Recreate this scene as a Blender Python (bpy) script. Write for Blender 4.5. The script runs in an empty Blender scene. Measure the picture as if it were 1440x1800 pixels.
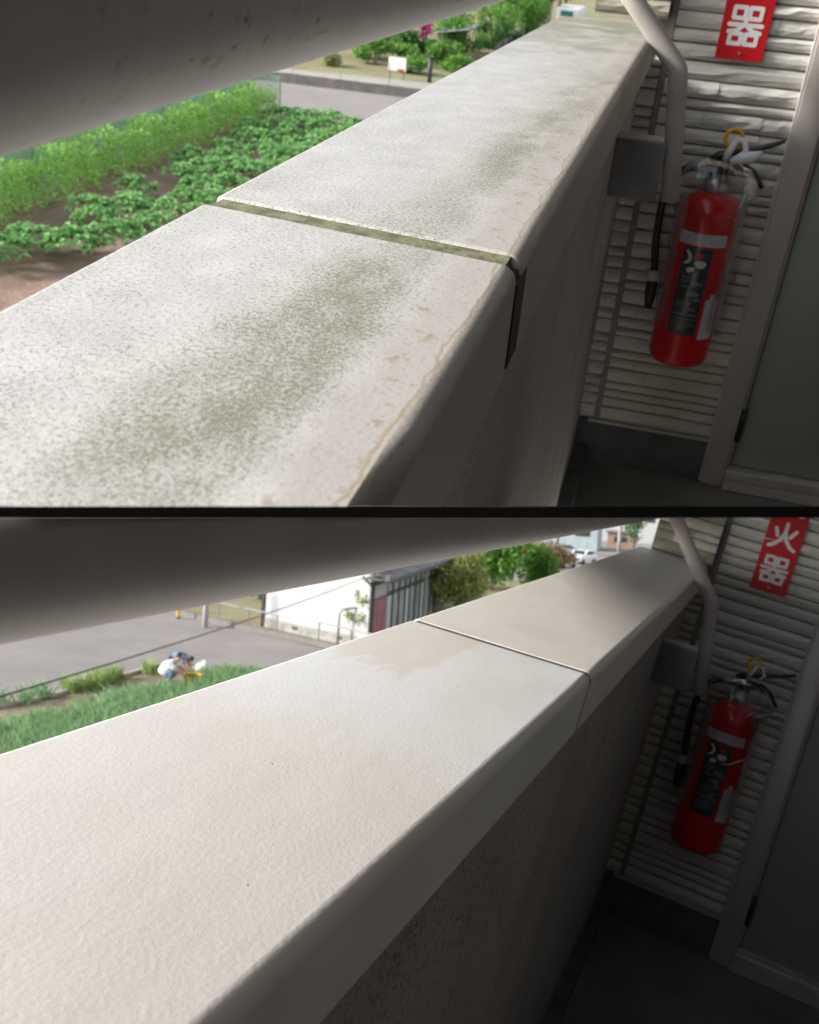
import bpy, bmesh, math, random
from mathutils import Matrix, Vector, noise
R = math.radians
C = bpy.context.scene.collection

# ------------------------------------------------------------------ camera, sky, sun, exposure
# world: z up, ground of the lower set at z = 0, lens 6.6 m above it
CAM_ROT = Matrix(((0.96197, 0.266512, 0.059878), (0.063563, -0.005213, -0.997964), (-0.265657, 0.963818, -0.021955)))  # rows: right, down, forward
CAM_LOC = Vector((0, 0, 6.6))
cam_d = bpy.data.cameras.new('camera'); cam = bpy.data.objects.new('camera', cam_d); C.objects.link(cam)
rt, dn, fw = CAM_ROT[0], CAM_ROT[1], CAM_ROT[2]
m = Matrix((rt, -dn, -fw)).transposed().to_4x4(); m.translation = CAM_LOC
cam.matrix_world = m
cam_d.sensor_fit = 'HORIZONTAL'; cam_d.sensor_width = 36; cam_d.lens = 36 * 1700 / 1440
cam_d.clip_start = 0.02; cam_d.clip_end = 1000
cam_d.dof.use_dof = True; cam_d.dof.focus_distance = 0.8; cam_d.dof.aperture_fstop = 17
bpy.context.scene.camera = cam

world = bpy.data.worlds.new('World'); bpy.context.scene.world = world; world.use_nodes = True
wn = world.node_tree; bg = wn.nodes['Background']
sky = wn.nodes.new('ShaderNodeTexSky'); sky.sky_type = 'NISHITA'; sky.sun_disc = False
SUN_EL, SUN_AZ = R(25), R(-120)            # azimuth clockwise from +y
sky.sun_elevation = SUN_EL; sky.sun_rotation = SUN_AZ; sky.dust_density = 1.0; sky.air_density = 1.0
hs = wn.nodes.new('ShaderNodeHueSaturation'); hs.inputs['Saturation'].default_value = 0.3
wn.links.new(sky.outputs[0], hs.inputs['Color']); wn.links.new(hs.outputs[0], bg.inputs[0]); bg.inputs[1].default_value = 0.15
sl = bpy.data.lights.new('sun', 'SUN'); sl.energy = 3.4; sl.angle = R(10); sl.color = (1, .95, .88)
so = bpy.data.objects.new('sun', sl); C.objects.link(so)
sd = Vector((math.sin(SUN_AZ) * math.cos(SUN_EL), math.cos(SUN_AZ) * math.cos(SUN_EL), math.sin(SUN_EL)))
so.rotation_euler = sd.to_track_quat('Z', 'Y').to_euler(); so.location = (-20, -5, 30)
vs = bpy.context.scene.view_settings
vs.view_transform = 'Standard'; vs.look = 'None'; vs.gamma = 1; vs.use_curve_mapping = False; vs.exposure = 0.95
bpy.context.scene.cycles.max_bounces = 8; bpy.context.scene.cycles.transparent_max_bounces = 12

# ------------------------------------------------------------------ the two balconies' frames
def rotvec(v):
    v = Vector(v); return Matrix.Rotation(v.length, 3, v.normalized())
def set_frame(rv, c):                      # balcony axes: x across the parapet towards the corridor, y along it, z up
    Rs = rotvec(rv)
    Mw = (CAM_ROT.transposed() @ Rs).to_4x4()
    Mw.translation = CAM_LOC - Mw.to_3x3() @ Vector(c)
    return Mw
ROTV_A = (2.101907, 0.320683, -0.078949)
ROTV_B = (1.601725, 0.505016, -0.062217)
FR = {'A': set_frame(ROTV_A, (0.07769, -0.62291, 0.18823)), 'B': set_frame(ROTV_B, (0.14761, -1.21908, 0.27045)), 'O': Matrix.Identity(4)}
PI = math.pi

# ------------------------------------------------------------------ materials
MATS = {}
def N(nt, t, **k):
    n = nt.nodes.new(t)
    for a, b in k.items():
        if a.startswith('_'): setattr(n, a[1:], b)
        else: n.inputs[a.replace('_', ' ')].default_value = b
    return n
def base(name):
    m = bpy.data.materials.new(name); m.use_nodes = True; nt = m.node_tree
    return m, nt, nt.nodes['Principled BSDF']
def L(nt, a, b): nt.links.new(a, b)
def math_(nt, op, a, b=None, clamp=False):
    n = nt.nodes.new('ShaderNodeMath'); n.operation = op; n.use_clamp = clamp
    for i, v in enumerate((a, b)):
        if v is None: continue
        if isinstance(v, (int, float)): n.inputs[i].default_value = v
        else: L(nt, v, n.inputs[i])
    return n.outputs[0]
def ramp(nt, v, a, b, c0=0.0, c1=1.0, smooth=True):
    n = nt.nodes.new('ShaderNodeMapRange'); n.interpolation_type = 'SMOOTHSTEP' if smooth else 'LINEAR'
    L(nt, v, n.inputs[0]); n.inputs[1].default_value = a; n.inputs[2].default_value = b; n.inputs[3].default_value = c0; n.inputs[4].default_value = c1
    return n.outputs[0]
def mixc(nt, f, a, b):
    n = nt.nodes.new('ShaderNodeMix'); n.data_type = 'RGBA'
    if isinstance(f, (int, float)): n.inputs[0].default_value = f
    else: L(nt, f, n.inputs[0])
    for s, v in ((n.inputs[6], a), (n.inputs[7], b)):
        if isinstance(v, tuple): s.default_value = (*v, 1)
        else: L(nt, v, s)
    return n.outputs[2]
def noise_(nt, co, scale, detail=3, rough=.55, stretch=None, dist=0):
    if stretch:
        mp = nt.nodes.new('ShaderNodeMapping'); mp.inputs['Scale'].default_value = stretch; L(nt, co, mp.inputs[0]); co = mp.outputs[0]
    n = nt.nodes.new('ShaderNodeTexNoise'); n.inputs['Scale'].default_value = scale; n.inputs['Detail'].default_value = detail
    n.inputs['Roughness'].default_value = rough; n.inputs['Distortion'].default_value = dist; L(nt, co, n.inputs['Vector'])
    return n.outputs['Fac']
def coord(nt, which='Object'): return nt.nodes.new('ShaderNodeTexCoord').outputs[which]
def bump(nt, p, h, strength=.3, dist=.002):
    b = nt.nodes.new('ShaderNodeBump'); b.inputs['Strength'].default_value = strength; b.inputs['Distance'].default_value = dist
    L(nt, h, b.inputs['Height']); L(nt, b.outputs[0], p.inputs['Normal'])
def mat(name, col, col2=None, rough=.7, scale=8, detail=4, bs=0, bscale=60, bdist=.002, metal=0, spread=(.35, .65), emit=None, sub=0, spec=.5):
    if name in MATS: return MATS[name]
    m, nt, p = base(name); co = coord(nt)
    if col2: L(nt, mixc(nt, ramp(nt, noise_(nt, co, scale, detail), *spread), col, col2), p.inputs['Base Color'])
    else: p.inputs['Base Color'].default_value = (*col, 1)
    p.inputs['Roughness'].default_value = rough; p.inputs['Metallic'].default_value = metal; p.inputs['Specular IOR Level'].default_value = spec
    if bs: bump(nt, p, noise_(nt, co, bscale, 4), bs, bdist)
    MATS[name] = m; return m
def leafmat(name, c1, c2, rough=.5, scale=3.0):
    if name in MATS: return MATS[name]
    m, nt, p = base(name); co = coord(nt)
    geo = nt.nodes.new('ShaderNodeNewGeometry')
    rnd = geo.outputs['Random Per Island']
    f = math_(nt, 'ADD', math_(nt, 'MULTIPLY', rnd, .6), math_(nt, 'MULTIPLY', noise_(nt, co, scale, 2), .5), True)
    L(nt, mixc(nt, f, c1, c2), p.inputs['Base Color']); p.inputs['Roughness'].default_value = rough; p.inputs['Specular IOR Level'].default_value = .12
    tr = nt.nodes.new('ShaderNodeBsdfTranslucent'); L(nt, mixc(nt, f, c1, c2), tr.inputs[0])
    mx = nt.nodes.new('ShaderNodeMixShader'); mx.inputs[0].default_value = .3
    L(nt, p.outputs[0], mx.inputs[1]); L(nt, tr.outputs[0], mx.inputs[2]); L(nt, mx.outputs[0], nt.nodes['Material Output'].inputs[0])
    MATS[name] = m; return m

def coping_mildew():
    m, nt, p = base('mildewed_coping_paint'); co = coord(nt)
    sx = nt.nodes.new('ShaderNodeSeparateXYZ'); L(nt, co, sx.inputs[0]); x, y, z = sx.outputs
    big = noise_(nt, co, 7, 4, .6)
    big2 = noise_(nt, co, 16, 4, .65, (1, .45, 1))
    wav = noise_(nt, co, 9, 3)
    # darker mildew band running along the slab about 8 cm from the corridor edge
    xo = math_(nt, 'ADD', x, math_(nt, 'MULTIPLY', math_(nt, 'SUBTRACT', wav, .5), .05))
    d = math_(nt, 'ABSOLUTE', math_(nt, 'SUBTRACT', xo, math_(nt, 'ADD', math_(nt, 'MULTIPLY', y, .055), -.075)))
    band = ramp(nt, d, .004, .052, 1, 0)
    # patches along the band: strong before the joint, and again further along
    y1 = ramp(nt, math_(nt, 'ABSOLUTE', math_(nt, 'ADD', y, .19)), .10, .24, 1, 0)
    y2 = ramp(nt, math_(nt, 'ABSOLUTE', math_(nt, 'SUBTRACT', y, .62)), .25, .75, 1, 0)
    yy = math_(nt, 'ADD', y1, math_(nt, 'MULTIPLY', y2, .8), True)
    band = math_(nt, 'MULTIPLY', math_(nt, 'MULTIPLY', band, yy), ramp(nt, noise_(nt, co, 17, 6, .7, (1.2, .6, 1)), .34, .60, .25, 1))
    far = ramp(nt, y, .8, 2.0, 0, .75)
    inner = ramp(nt, math_(nt, 'ADD', x, math_(nt, 'MULTIPLY', math_(nt, 'SUBTRACT', wav, .5), .04)), -.062, -.04, 1, .25)
    dens = math_(nt, 'ADD', math_(nt, 'ADD', math_(nt, 'MULTIPLY', ramp(nt, big, .3, .75), .15), .24), math_(nt, 'MULTIPLY', ramp(nt, big2, .4, .7), .16))
    dens = math_(nt, 'MULTIPLY', dens, inner)
    dens = math_(nt, 'ADD', dens, math_(nt, 'MULTIPLY', band, .66), True)
    dens = math_(nt, 'ADD', dens, math_(nt, 'MULTIPLY', far, ramp(nt, big, .35, .6, .25, 1)), True)
    n1 = noise_(nt, co, 950, 2.5, .7); n2 = noise_(nt, co, 340, 3, .65)
    nn = math_(nt, 'ADD', math_(nt, 'MULTIPLY', n1, .6), math_(nt, 'MULTIPLY', n2, .4))
    thr = ramp(nt, dens, 0, 1, .585, .42, False)
    sp = math_(nt, 'MULTIPLY', math_(nt, 'SUBTRACT', nn, thr), 20, True)
    grn = math_(nt, 'ADD', math_(nt, 'MULTIPLY', band, .9), far, True)
    edge = ramp(nt, x, -.235, -.19, .6, 0)
    spc = mixc(nt, grn, (.15, .148, .125), (.165, .17, .10))
    bas = mixc(nt, ramp(nt, noise_(nt, co, 25, 4), .35, .7), (.50, .495, .48), (.57, .565, .55))
    bas = mixc(nt, math_(nt, 'MULTIPLY', grn, .42), bas, (.335, .335, .24))
    # bare, cleaner strip by the corridor edge and the wavy brown tide line on it
    e = math_(nt, 'ADD', x, math_(nt, 'MULTIPLY', math_(nt, 'SUBTRACT', noise_(nt, co, 22, 3), .5), .035))
    clean = ramp(nt, e, -.05, -.03, 0, 1)
    bas = mixc(nt, math_(nt, 'MULTIPLY', clean, .8), bas, (.445, .415, .395))
    e2 = math_(nt, 'ADD', x, math_(nt, 'MULTIPLY', math_(nt, 'SUBTRACT', noise_(nt, co, 20, 3), .5), .016))
    tide = ramp(nt, math_(nt, 'ABSOLUTE', math_(nt, 'ADD', e2, .012)), .0003, .0016, .75, 0)
    tan_ = ramp(nt, e2, -.012, -.010, 0, .4)
    fl = math_(nt, 'MULTIPLY', ramp(nt, noise_(nt, co, 55, 5, .7), .56, .62), ramp(nt, math_(nt, 'ABSOLUTE', math_(nt, 'ADD', x, .028)), .008, .02, .7, 0))
    bas = mixc(nt, tan_, bas, (.48, .42, .33)); bas = mixc(nt, math_(nt, 'MAXIMUM', tide, fl), bas, (.34, .26, .17))
    L(nt, mixc(nt, math_(nt, 'MULTIPLY', sp, .82), bas, spc), p.inputs['Base Color'])
    L(nt, ramp(nt, sp, 0, 1, .42, .8), p.inputs['Roughness'])
    h = math_(nt, 'ADD', math_(nt, 'MULTIPLY', noise_(nt, co, 260, 3), .7), math_(nt, 'MULTIPLY', sp, -.25)); bump(nt, p, h, .38, .0012)
    return m
def coping_painted():
    m, nt, p = base('fresh_cream_coping_paint'); co = coord(nt)
    sx = nt.nodes.new('ShaderNodeSeparateXYZ'); L(nt, co, sx.inputs[0]); x, y, z = sx.outputs
    st = noise_(nt, co, 28, 4, .6, (1.0, .25, 1)); st2 = noise_(nt, co, 60, 3, .6, (1.2, .22, 1))
    wob = math_(nt, 'SUBTRACT', noise_(nt, co, 11, 3), .5)
    # older cream patch amid cool white painted in for sky sheen, outer side just before the joint
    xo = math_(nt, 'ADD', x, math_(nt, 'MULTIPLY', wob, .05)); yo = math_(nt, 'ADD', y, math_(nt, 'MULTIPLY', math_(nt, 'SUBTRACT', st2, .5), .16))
    sheen_y = ramp(nt, yo, -.62, -.40, 0, 1)
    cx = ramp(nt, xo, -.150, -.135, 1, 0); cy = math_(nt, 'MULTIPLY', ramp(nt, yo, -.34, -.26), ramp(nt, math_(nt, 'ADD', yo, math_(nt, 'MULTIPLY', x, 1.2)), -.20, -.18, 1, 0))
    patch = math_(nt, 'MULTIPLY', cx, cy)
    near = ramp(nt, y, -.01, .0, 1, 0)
    white = math_(nt, 'MULTIPLY', math_(nt, 'MULTIPLY', sheen_y, near), ramp(nt, patch, 0, 1, 1, 0))
    bas = mixc(nt, ramp(nt, st, .3, .7), (.79, .745, .69), (.83, .795, .745))
    bas = mixc(nt, ramp(nt, noise_(nt, co, 5, 3), .35, .65), bas, (.80, .77, .735))
    bas = mixc(nt, math_(nt, 'MULTIPLY', patch, .38), bas, (.76, .72, .65))
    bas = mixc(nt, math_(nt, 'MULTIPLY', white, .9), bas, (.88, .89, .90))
    vo = nt.nodes.new('ShaderNodeTexVoronoi'); vo.inputs['Scale'].default_value = 42; L(nt, co, vo.inputs['Vector'])
    rsel = nt.nodes.new('ShaderNodeSeparateXYZ'); L(nt, vo.outputs['Color'], rsel.inputs[0])
    dot = math_(nt, 'MULTIPLY', ramp(nt, vo.outputs['Distance'], .03, .055, 1, 0), ramp(nt, rsel.outputs[0], .80, .83, 0, 1))
    bas = mixc(nt, math_(nt, 'MULTIPLY', dot, .6), bas, (.28, .24, .2))
    L(nt, bas, p.inputs['Base Color'])
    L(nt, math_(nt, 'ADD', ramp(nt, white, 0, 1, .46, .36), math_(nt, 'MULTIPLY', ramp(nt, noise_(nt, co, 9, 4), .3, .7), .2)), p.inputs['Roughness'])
    h = math_(nt, 'ADD', noise_(nt, co, 330, 3, .6, (1, .7, 1)), math_(nt, 'ADD', math_(nt, 'MULTIPLY', noise_(nt, co, 48, 5, .7, (1, .5, 1)), 1.1), math_(nt, 'MULTIPLY', math_(nt, 'ADD', dot, math_(nt, 'MULTIPLY', noise_(nt, co, 13, 3, .5, (1, .5, 1)), -3.0)), -1))); bump(nt, p, h, .24, .0009)
    return m
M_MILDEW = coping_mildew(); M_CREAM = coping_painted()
def stucco(name, c1, c2, scale):
    m, nt, p = base(name); co = coord(nt)
    vo = nt.nodes.new('ShaderNodeTexVoronoi'); vo.inputs['Scale'].default_value = scale; L(nt, co, vo.inputs['Vector'])
    pit = ramp(nt, math_(nt, 'ADD', noise_(nt, co, scale, 3, .7), math_(nt, 'MULTIPLY', noise_(nt, co, 6, 3), .12)), .60, .72)
    bas = mixc(nt, ramp(nt, noise_(nt, co, 4, 4), .3, .7), c1, c2)
    L(nt, mixc(nt, math_(nt, 'MULTIPLY', pit, .75), bas, (.05, .045, .045)), p.inputs['Base Color']); p.inputs['Roughness'].default_value = .85
    bump(nt, p, math_(nt, 'SUBTRACT', noise_(nt, co, scale * .8, 3), pit), .6, .0015)
    return m
M_STUCCO = {'A': stucco('parapet_stucco_old', (.36, .35, .33), (.44, .42, .40), 230), 'B': stucco('parapet_stucco_speckled', (.38, .36, .35), (.46, .43, .41), 210)}
M_RAIL = mat('taupe_rail_paint', (.41, .385, .365), (.45, .42, .40), .42, 14, 4, .15, 300, .0006)
def rail_dirty():
    m, nt, p = base('dusty_taupe_rail_paint'); co = coord(nt)
    bas = mixc(nt, ramp(nt, noise_(nt, co, 12, 4), .35, .7), (.39, .375, .36), (.45, .43, .41))
    sp = ramp(nt, noise_(nt, co, 150, 3, .7, (1, .4, 1)), .60, .70); sp2 = ramp(nt, noise_(nt, co, 60, 3, .6), .655, .69)
    L(nt, mixc(nt, math_(nt, 'MAXIMUM', math_(nt, 'MULTIPLY', sp, .4), math_(nt, 'MULTIPLY', sp2, .8)), bas, (.08, .07, .06)), p.inputs['Base Color'])
    p.inputs['Roughness'].default_value = .45; bump(nt, p, noise_(nt, co, 160, 4), .35, .0009); return m
M_RAILD = rail_dirty()
M_SEAL = {'A': mat('mossy_joint_sealant', (.105, .105, .055), (.21, .21, .13), .8, 60, 5, .8, 220, .0015), 'B': mat('grey_joint_sealant', (.10, .095, .095), (.15, .145, .14), .6, 40, 4, .4, 300, .0008)}
M_SEALD = mat('old_black_sealant', (.010, .010, .012), (.035, .03, .03), .6, 60, 5, .8, 200, .0015)
M_STRIP = [mat('siding_stone_%d' % i, c, c2, .85, 30, 5, .6, 70, .004) for i, (c, c2) in enumerate((((.68, .67, .62), (.76, .75, .70)), ((.62, .61, .57), (.72, .71, .66)), ((.70, .69, .65), (.78, .765, .715))))]
M_STRIPG = mat('mossy_siding_stone', (.44, .44, .31), (.60, .59, .50), .8, 18, 5, 1.0, 75, .004)
M_GAP = mat('siding_groove', (.20, .19, .17), (.27, .26, .24), .9, 20, 3)
M_GROOVE = mat('weathered_caulk', (.25, .245, .23), (.31, .30, .28), .8, 30, 3)
M_CAULK = mat('siding_caulk', (.42, .41, .38), (.48, .47, .44), .7, 30, 3)
M_JAMB = mat('bronze_grey_aluminium', (.42, .385, .365), (.46, .42, .40), .42, 6, 3, .05, 200, .0005, .15)
M_JAMBL = mat('light_frame_edge', (.50, .47, .44), (.55, .52, .49), .45, 6, 3)
M_DOOR = mat('grey_green_door_skin', (.26, .29, .265), (.285, .315, .29), .5, 5, 3)
M_SILL = mat('aluminium_sill', (.42, .40, .38), (.5, .48, .46), .4, 12, 3, 0, 60, .002, .3)
M_FLOOR = mat('worn_vinyl_floor', (.15, .15, .135), (.20, .195, .175), .7, 5, 5, .3, 90, .001)
M_BASE = mat('dark_mortar_base', (.085, .095, .105), (.12, .13, .14), .9, 12, 5, .5, 70, .002)
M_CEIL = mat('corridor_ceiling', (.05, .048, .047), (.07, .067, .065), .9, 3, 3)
M_RED = mat('extinguisher_red', (.62, .012, .018), (.56, .010, .015), .22, 3, 2)
M_BLACK = mat('black_plastic', (.018, .018, .02), (.025, .025, .028), .4, 20, 3)
M_STEEL = mat('dull_steel', (.36, .36, .37), (.42, .42, .43), .35, 20, 3, 0, 60, .002, .7)
M_YEL = mat('yellow_plastic', (.80, .40, .02), (.78, .38, .02), .4, 9, 2)
M_WHITE = mat('white_label', (.55, .56, .62), (.60, .61, .66), .6, 30, 3)
M_TIE = mat('white_tie_film', (.75, .75, .78), (.82, .82, .85), .35, 20, 3)
M_LAB = mat('black_label', (.012, .025, .035), (.05, .075, .08), .35, 45, 4)
M_SIGN = mat('red_sign_enamel', (.60, .012, .018), (.56, .010, .016), .35, 5, 2)
M_SIGNW = mat('white_sign_letter', (.78, .78, .80), (.80, .80, .82), .5, 5, 2)
M_SOIL = mat('brown_garden_soil', (.20, .135, .10), (.27, .19, .145), .95, 1.6, 6, 1, 9, .03)
M_OCHRE = mat('dry_ochre_yard', (.22, .17, .10), (.23, .25, .12), .95, .5, 6, 1, 5, .03)
def asphalt():
    m, nt, p = base('grey_asphalt'); co = coord(nt)
    bas = mixc(nt, ramp(nt, noise_(nt, co, .35, 5, .6), .3, .7), (.235, .215, .21), (.30, .275, .265))
    bas = mixc(nt, math_(nt, 'MULTIPLY', ramp(nt, noise_(nt, co, .9, 4, .6), .5, .7), .4), bas, (.26, .265, .235))
    bas = mixc(nt, math_(nt, 'MULTIPLY', noise_(nt, co, 30, 3, .7), .35), bas, (.17, .16, .155))
    L(nt, bas, p.inputs['Base Color']); p.inputs['Roughness'].default_value = .9; return m
M_ASPH = asphalt()
M_CONC = mat('concrete', (.27, .26, .245), (.36, .345, .325), .9, 3, 5, .4, 30, .004)
M_CONCD = mat('dark_block_concrete', (.12, .115, .11), (.17, .16, .155), .9, 2, 5, .4, 20, .004)
M_FIELD = mat('field_ground', (.14, .15, .08), (.22, .18, .12), .95, .25, 6)

# ------------------------------------------------------------------ mesh helpers
class MB:
    def __init__(s): s.v = []; s.f = []
    def quad(s, a, b, c, d):
        i = len(s.v); s.v += [a, b, c, d]; s.f.append((i, i + 1, i + 2, i + 3)); return s
    def box(s, a, b, M=None):
        x0, y0, z0 = a; x1, y1, z1 = b; i = len(s.v)
        vs_ = [Vector(p) for p in ((x0, y0, z0), (x1, y0, z0), (x1, y1, z0), (x0, y1, z0), (x0, y0, z1), (x1, y0, z1), (x1, y1, z1), (x0, y1, z1))]
        if M: vs_ = [M @ p for p in vs_]
        s.v += vs_; s.f += [tuple(i + k for k in q) for q in ((0, 3, 2, 1), (4, 5, 6, 7), (0, 1, 5, 4), (1, 2, 6, 5), (2, 3, 7, 6), (3, 0, 4, 7))]; return s
    def tube(s, pts, r, n=12, cap=True, sx=1.0, ref=None):
        pts = [Vector(p) for p in pts]; rr = r if isinstance(r, (list, tuple)) else [r] * len(pts); i0 = len(s.v)
        up = Vector(ref) if ref else None
        for k, p in enumerate(pts):
            t = (pts[min(k + 1, len(pts) - 1)] - pts[max(k - 1, 0)]).normalized()
            if up is None: up = Vector((0, 0, 1)) if abs(t.z) < .9 else Vector((1, 0, 0))
            a = (up - t * up.dot(t)).normalized(); b = t.cross(a); up = a
            for j in range(n):
                th = 2 * PI * j / n; s.v.append(p + a * (math.cos(th) * rr[k] * sx) + b * (math.sin(th) * rr[k]))
        for k in range(len(pts) - 1):
            for j in range(n):
                a = i0 + k * n + j; b = i0 + k * n + (j + 1) % n; s.f.append((a, b, b + n, a + n))
        if cap: s.f.append(tuple(i0 + j for j in reversed(range(n)))); s.f.append(tuple(i0 + (len(pts) - 1) * n + j for j in range(n)))
        return s
    def lathe(s, prof, n=32, c=(0, 0, 0)):
        i0 = len(s.v); c = Vector(c)
        for r, z in prof:
            for j in range(n): th = 2 * PI * j / n; s.v.append(c + Vector((r * math.cos(th), r * math.sin(th), z)))
        for k in range(len(prof) - 1):
            for j in range(n):
                a = i0 + k * n + j; b = i0 + k * n + (j + 1) % n; s.f.append((a, b, b + n, a + n))
        s.f.append(tuple(i0 + j for j in reversed(range(n)))); s.f.append(tuple(i0 + (len(prof) - 1) * n + j for j in range(n))); return s
    def mesh(s, name, m, smooth=False):
        me = bpy.data.meshes.new(name); me.from_pydata([tuple(v) for v in s.v], [], s.f); me.materials.append(m)
        if smooth: me.polygons.foreach_set('use_smooth', getattr(s, 'sm', None) or [True] * len(me.polygons))
        me.update(); return me
SETOF = {}
def link(name, me, parent=None, fr=None, loc=(0, 0, 0), rz=0):
    o = bpy.data.objects.new(name, me); C.objects.link(o)
    if parent: o.parent = parent; o.matrix_basis = Matrix.Translation(loc) @ Matrix.Rotation(rz, 4, 'Z')
    else: o.matrix_basis = FR[fr] @ Matrix.Translation(loc) @ Matrix.Rotation(rz, 4, 'Z'); SETOF[o] = fr
    return o
def part(name, mb, m, parent, smooth=False, loc=(0, 0, 0), rz=0, label=None):
    o = link(name, mb.mesh(name, m, smooth), parent, None, loc, rz)
    if label: o['label'] = label
    return o
def tag(o, label, cat, group=None, kind=None):
    if label: o['label'] = label
    if cat: o['category'] = cat
    if group: o['group'] = group
    if kind: o['kind'] = kind
    return o
def thing(name, label, cat, fr, loc=(0, 0, 0), rz=0, group=None):
    return tag(link(name, None, None, fr, loc, rz), label, cat, group)
def solo(name, mb, m, label, cat, fr, loc=(0, 0, 0), rz=0, group=None, smooth=False, kind=None):
    return tag(link(name, mb.mesh(name, m, smooth), None, fr, loc, rz), label, cat, group, kind)
def struct(name, mb, m, fr): o = link(name, mb.mesh(name, m), None, fr); o['kind'] = 'structure'; return o
def bevel(o, w, seg=3):
    b = bmesh.new(); b.from_mesh(o.data); bmesh.ops.remove_doubles(b, verts=b.verts, dist=1e-5)
    bmesh.ops.bevel(b, geom=[e for e in b.edges if e.is_manifold and e.calc_face_angle() > .5], offset=w, segments=seg, profile=.5, affect='EDGES')
    for f in b.faces: f.smooth = True
    b.to_mesh(o.data); b.free(); md = o.data
    return o
def arc(c, r, a0, a1, n, plane='xz'):
    out = []
    for k in range(n + 1):
        a = a0 + (a1 - a0) * k / n; u, v = r * math.cos(a), r * math.sin(a)
        out.append((c[0] + u, c[1], c[2] + v) if plane == 'xz' else (c[0] + u, c[1] + v, c[2]))
    return out
def copy_tree(o, parent=None):
    c = o.copy(); C.objects.link(c)
    if parent: c.parent = parent
    elif o in SETOF: SETOF[c] = SETOF[o]
    for ch in list(o.children): copy_tree(ch, c)
    return c

# ------------------------------------------------------------------ balcony: parapet, end wall, door, floor
YE = 2.268; XJ = .385; ZF = -1.30
def coping_slab(y0, y1, sk0, sk1, inset=.005):
    """rounded slab section swept along y; end planes skewed: y = y_end + sk*x. first/last ring pulled in for a soft arris"""
    W_, h, r = .238, .080, .011
    prof = []
    for cx, cz, a0 in ((-r, -r, 0), (-W_ + r * .5, -r * .5, PI / 2)):
        rr = r if cx == -r else r * .5
        for k in range(7): a = a0 + PI / 2 * k / 6; prof.append((cx + rr * math.cos(a), cz + rr * math.sin(a)))
    top = prof[:7] + [(-.238 + .227 * (1 - k / 8) , 0.0) for k in range(1, 8)] + prof[7:]
    prof = top + [(-W_, -h + .004), (-W_ + .004, -h), (-.004, -h), (0, -h + .004)]
    mb = MB(); n = len(prof); ys = [0.0]; ny = max(2, int((y1 - y0) / .08)); ys = [k / ny for k in range(ny + 1)]
    rings = []
    def ring(t_y, sk, ins):
        i = len(mb.v)
        for px, pz in prof:
            qx = px + (-ins if px > -.12 else ins) * (1 if abs(px + .119) > .1 else abs(px + .119) / .1); qz = pz - ins if pz > -h / 2 else pz + ins
            mb.v.append((qx, t_y + sk * px, qz))
        rings.append(i)
    ring(y0, sk0, inset)
    ring(y0 + inset * .35, sk0, inset * .3)
    for t in ys: ring(y0 + inset + (y1 - y0 - 2 * inset) * t, sk0 + (sk1 - sk0) * t, 0)
    ring(y1 - inset * .35, sk1, inset * .3)
    ring(y1, sk1, inset)
    mb.sm = []
    for a, b in zip(rings, rings[1:]):
        for j in range(n): mb.f.append((a + j, b + j, b + (j + 1) % n, a + (j + 1) % n)); mb.sm.append(j < 6 or 14 <= j < 20)
    mb.f.append(tuple(rings[0] + j for j in range(n))); mb.f.append(tuple(rings[-1] + j for j in reversed(range(n)))); mb.sm += [False, False]
    return mb
def strip_variant(k, m):
    """one split-face strip, 1 m long (scaled per piece), 1 high, front towards -y with a chipped face"""
    rnd = random.Random(500 + k); mb = MB(); nx, nz = 6, 3; idx = {}
    for i in range(nx + 1):
        for j in range(nz + 1):
            edge = (j == 0 or j == nz)
            d = (.004 if edge else .011) + rnd.uniform(-.0018, .002)
            zz = j / nz + (0 if edge else rnd.uniform(-.08, .08)); zz = min(max(zz, .03), .97)
            if edge: zz += rnd.uniform(-.03, .03)
            idx[i, j] = len(mb.v); mb.v.append((i / nx, -d, zz))
    for i in range(nx):
        for j in range(nz): mb.f.append((idx[i, j], idx[i + 1, j], idx[i + 1, j + 1], idx[i, j + 1]))
    b = len(mb.v); mb.v += [(0, .006, 0.02), (1, .006, 0.02), (1, .006, .98), (0, .006, .98)]
    mb.f += [(b, b + 1) + tuple(idx[i, 0] for i in range(nx, -1, -1)), (b + 2, b + 3) + tuple(idx[i, nz] for i in range(nx + 1)),
             (b + 3, b) + tuple(idx[0, j] for j in range(nz + 1)), (b + 1, b + 2) + tuple(idx[nx, j] for j in range(nz, -1, -1))]
    return mb.mesh('siding_strip', m)
STRIPS = [strip_variant(k, M_STRIP[k % 3]) for k in range(12)]; STRIPSG = [strip_variant(20 + k, M_STRIPG) for k in range(4)]
def lay_strips(wall, x0, x1, z0, z1, y, seed, meshes, lmin=.09, lmax=.40):
    rnd = random.Random(seed); z = z0
    while z < z1 - .01:
        h = rnd.choice((.027, .033, .040, .046)); h = min(h, z1 - z)
        x = x0 - rnd.uniform(0, .05)
        while x < x1 - .002:
            l = rnd.uniform(lmin, lmax); xa, xb = max(x, x0), min(x + l, x1)
            if x1 - xb < .05: xb = x1; l = xb - x + .001
            if xb - xa > .01:
                o = link('siding_strip', rnd.choice(meshes), wall)
                o.matrix_basis = Matrix.Translation((xa + .0006, y + rnd.uniform(-.0025, .0025), z + .0022)) @ Matrix.Diagonal((xb - xa - .0012, 1 * rnd.uniform(.8, 1.25), h - .0044, 1))
            x += l
        z += h
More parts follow.
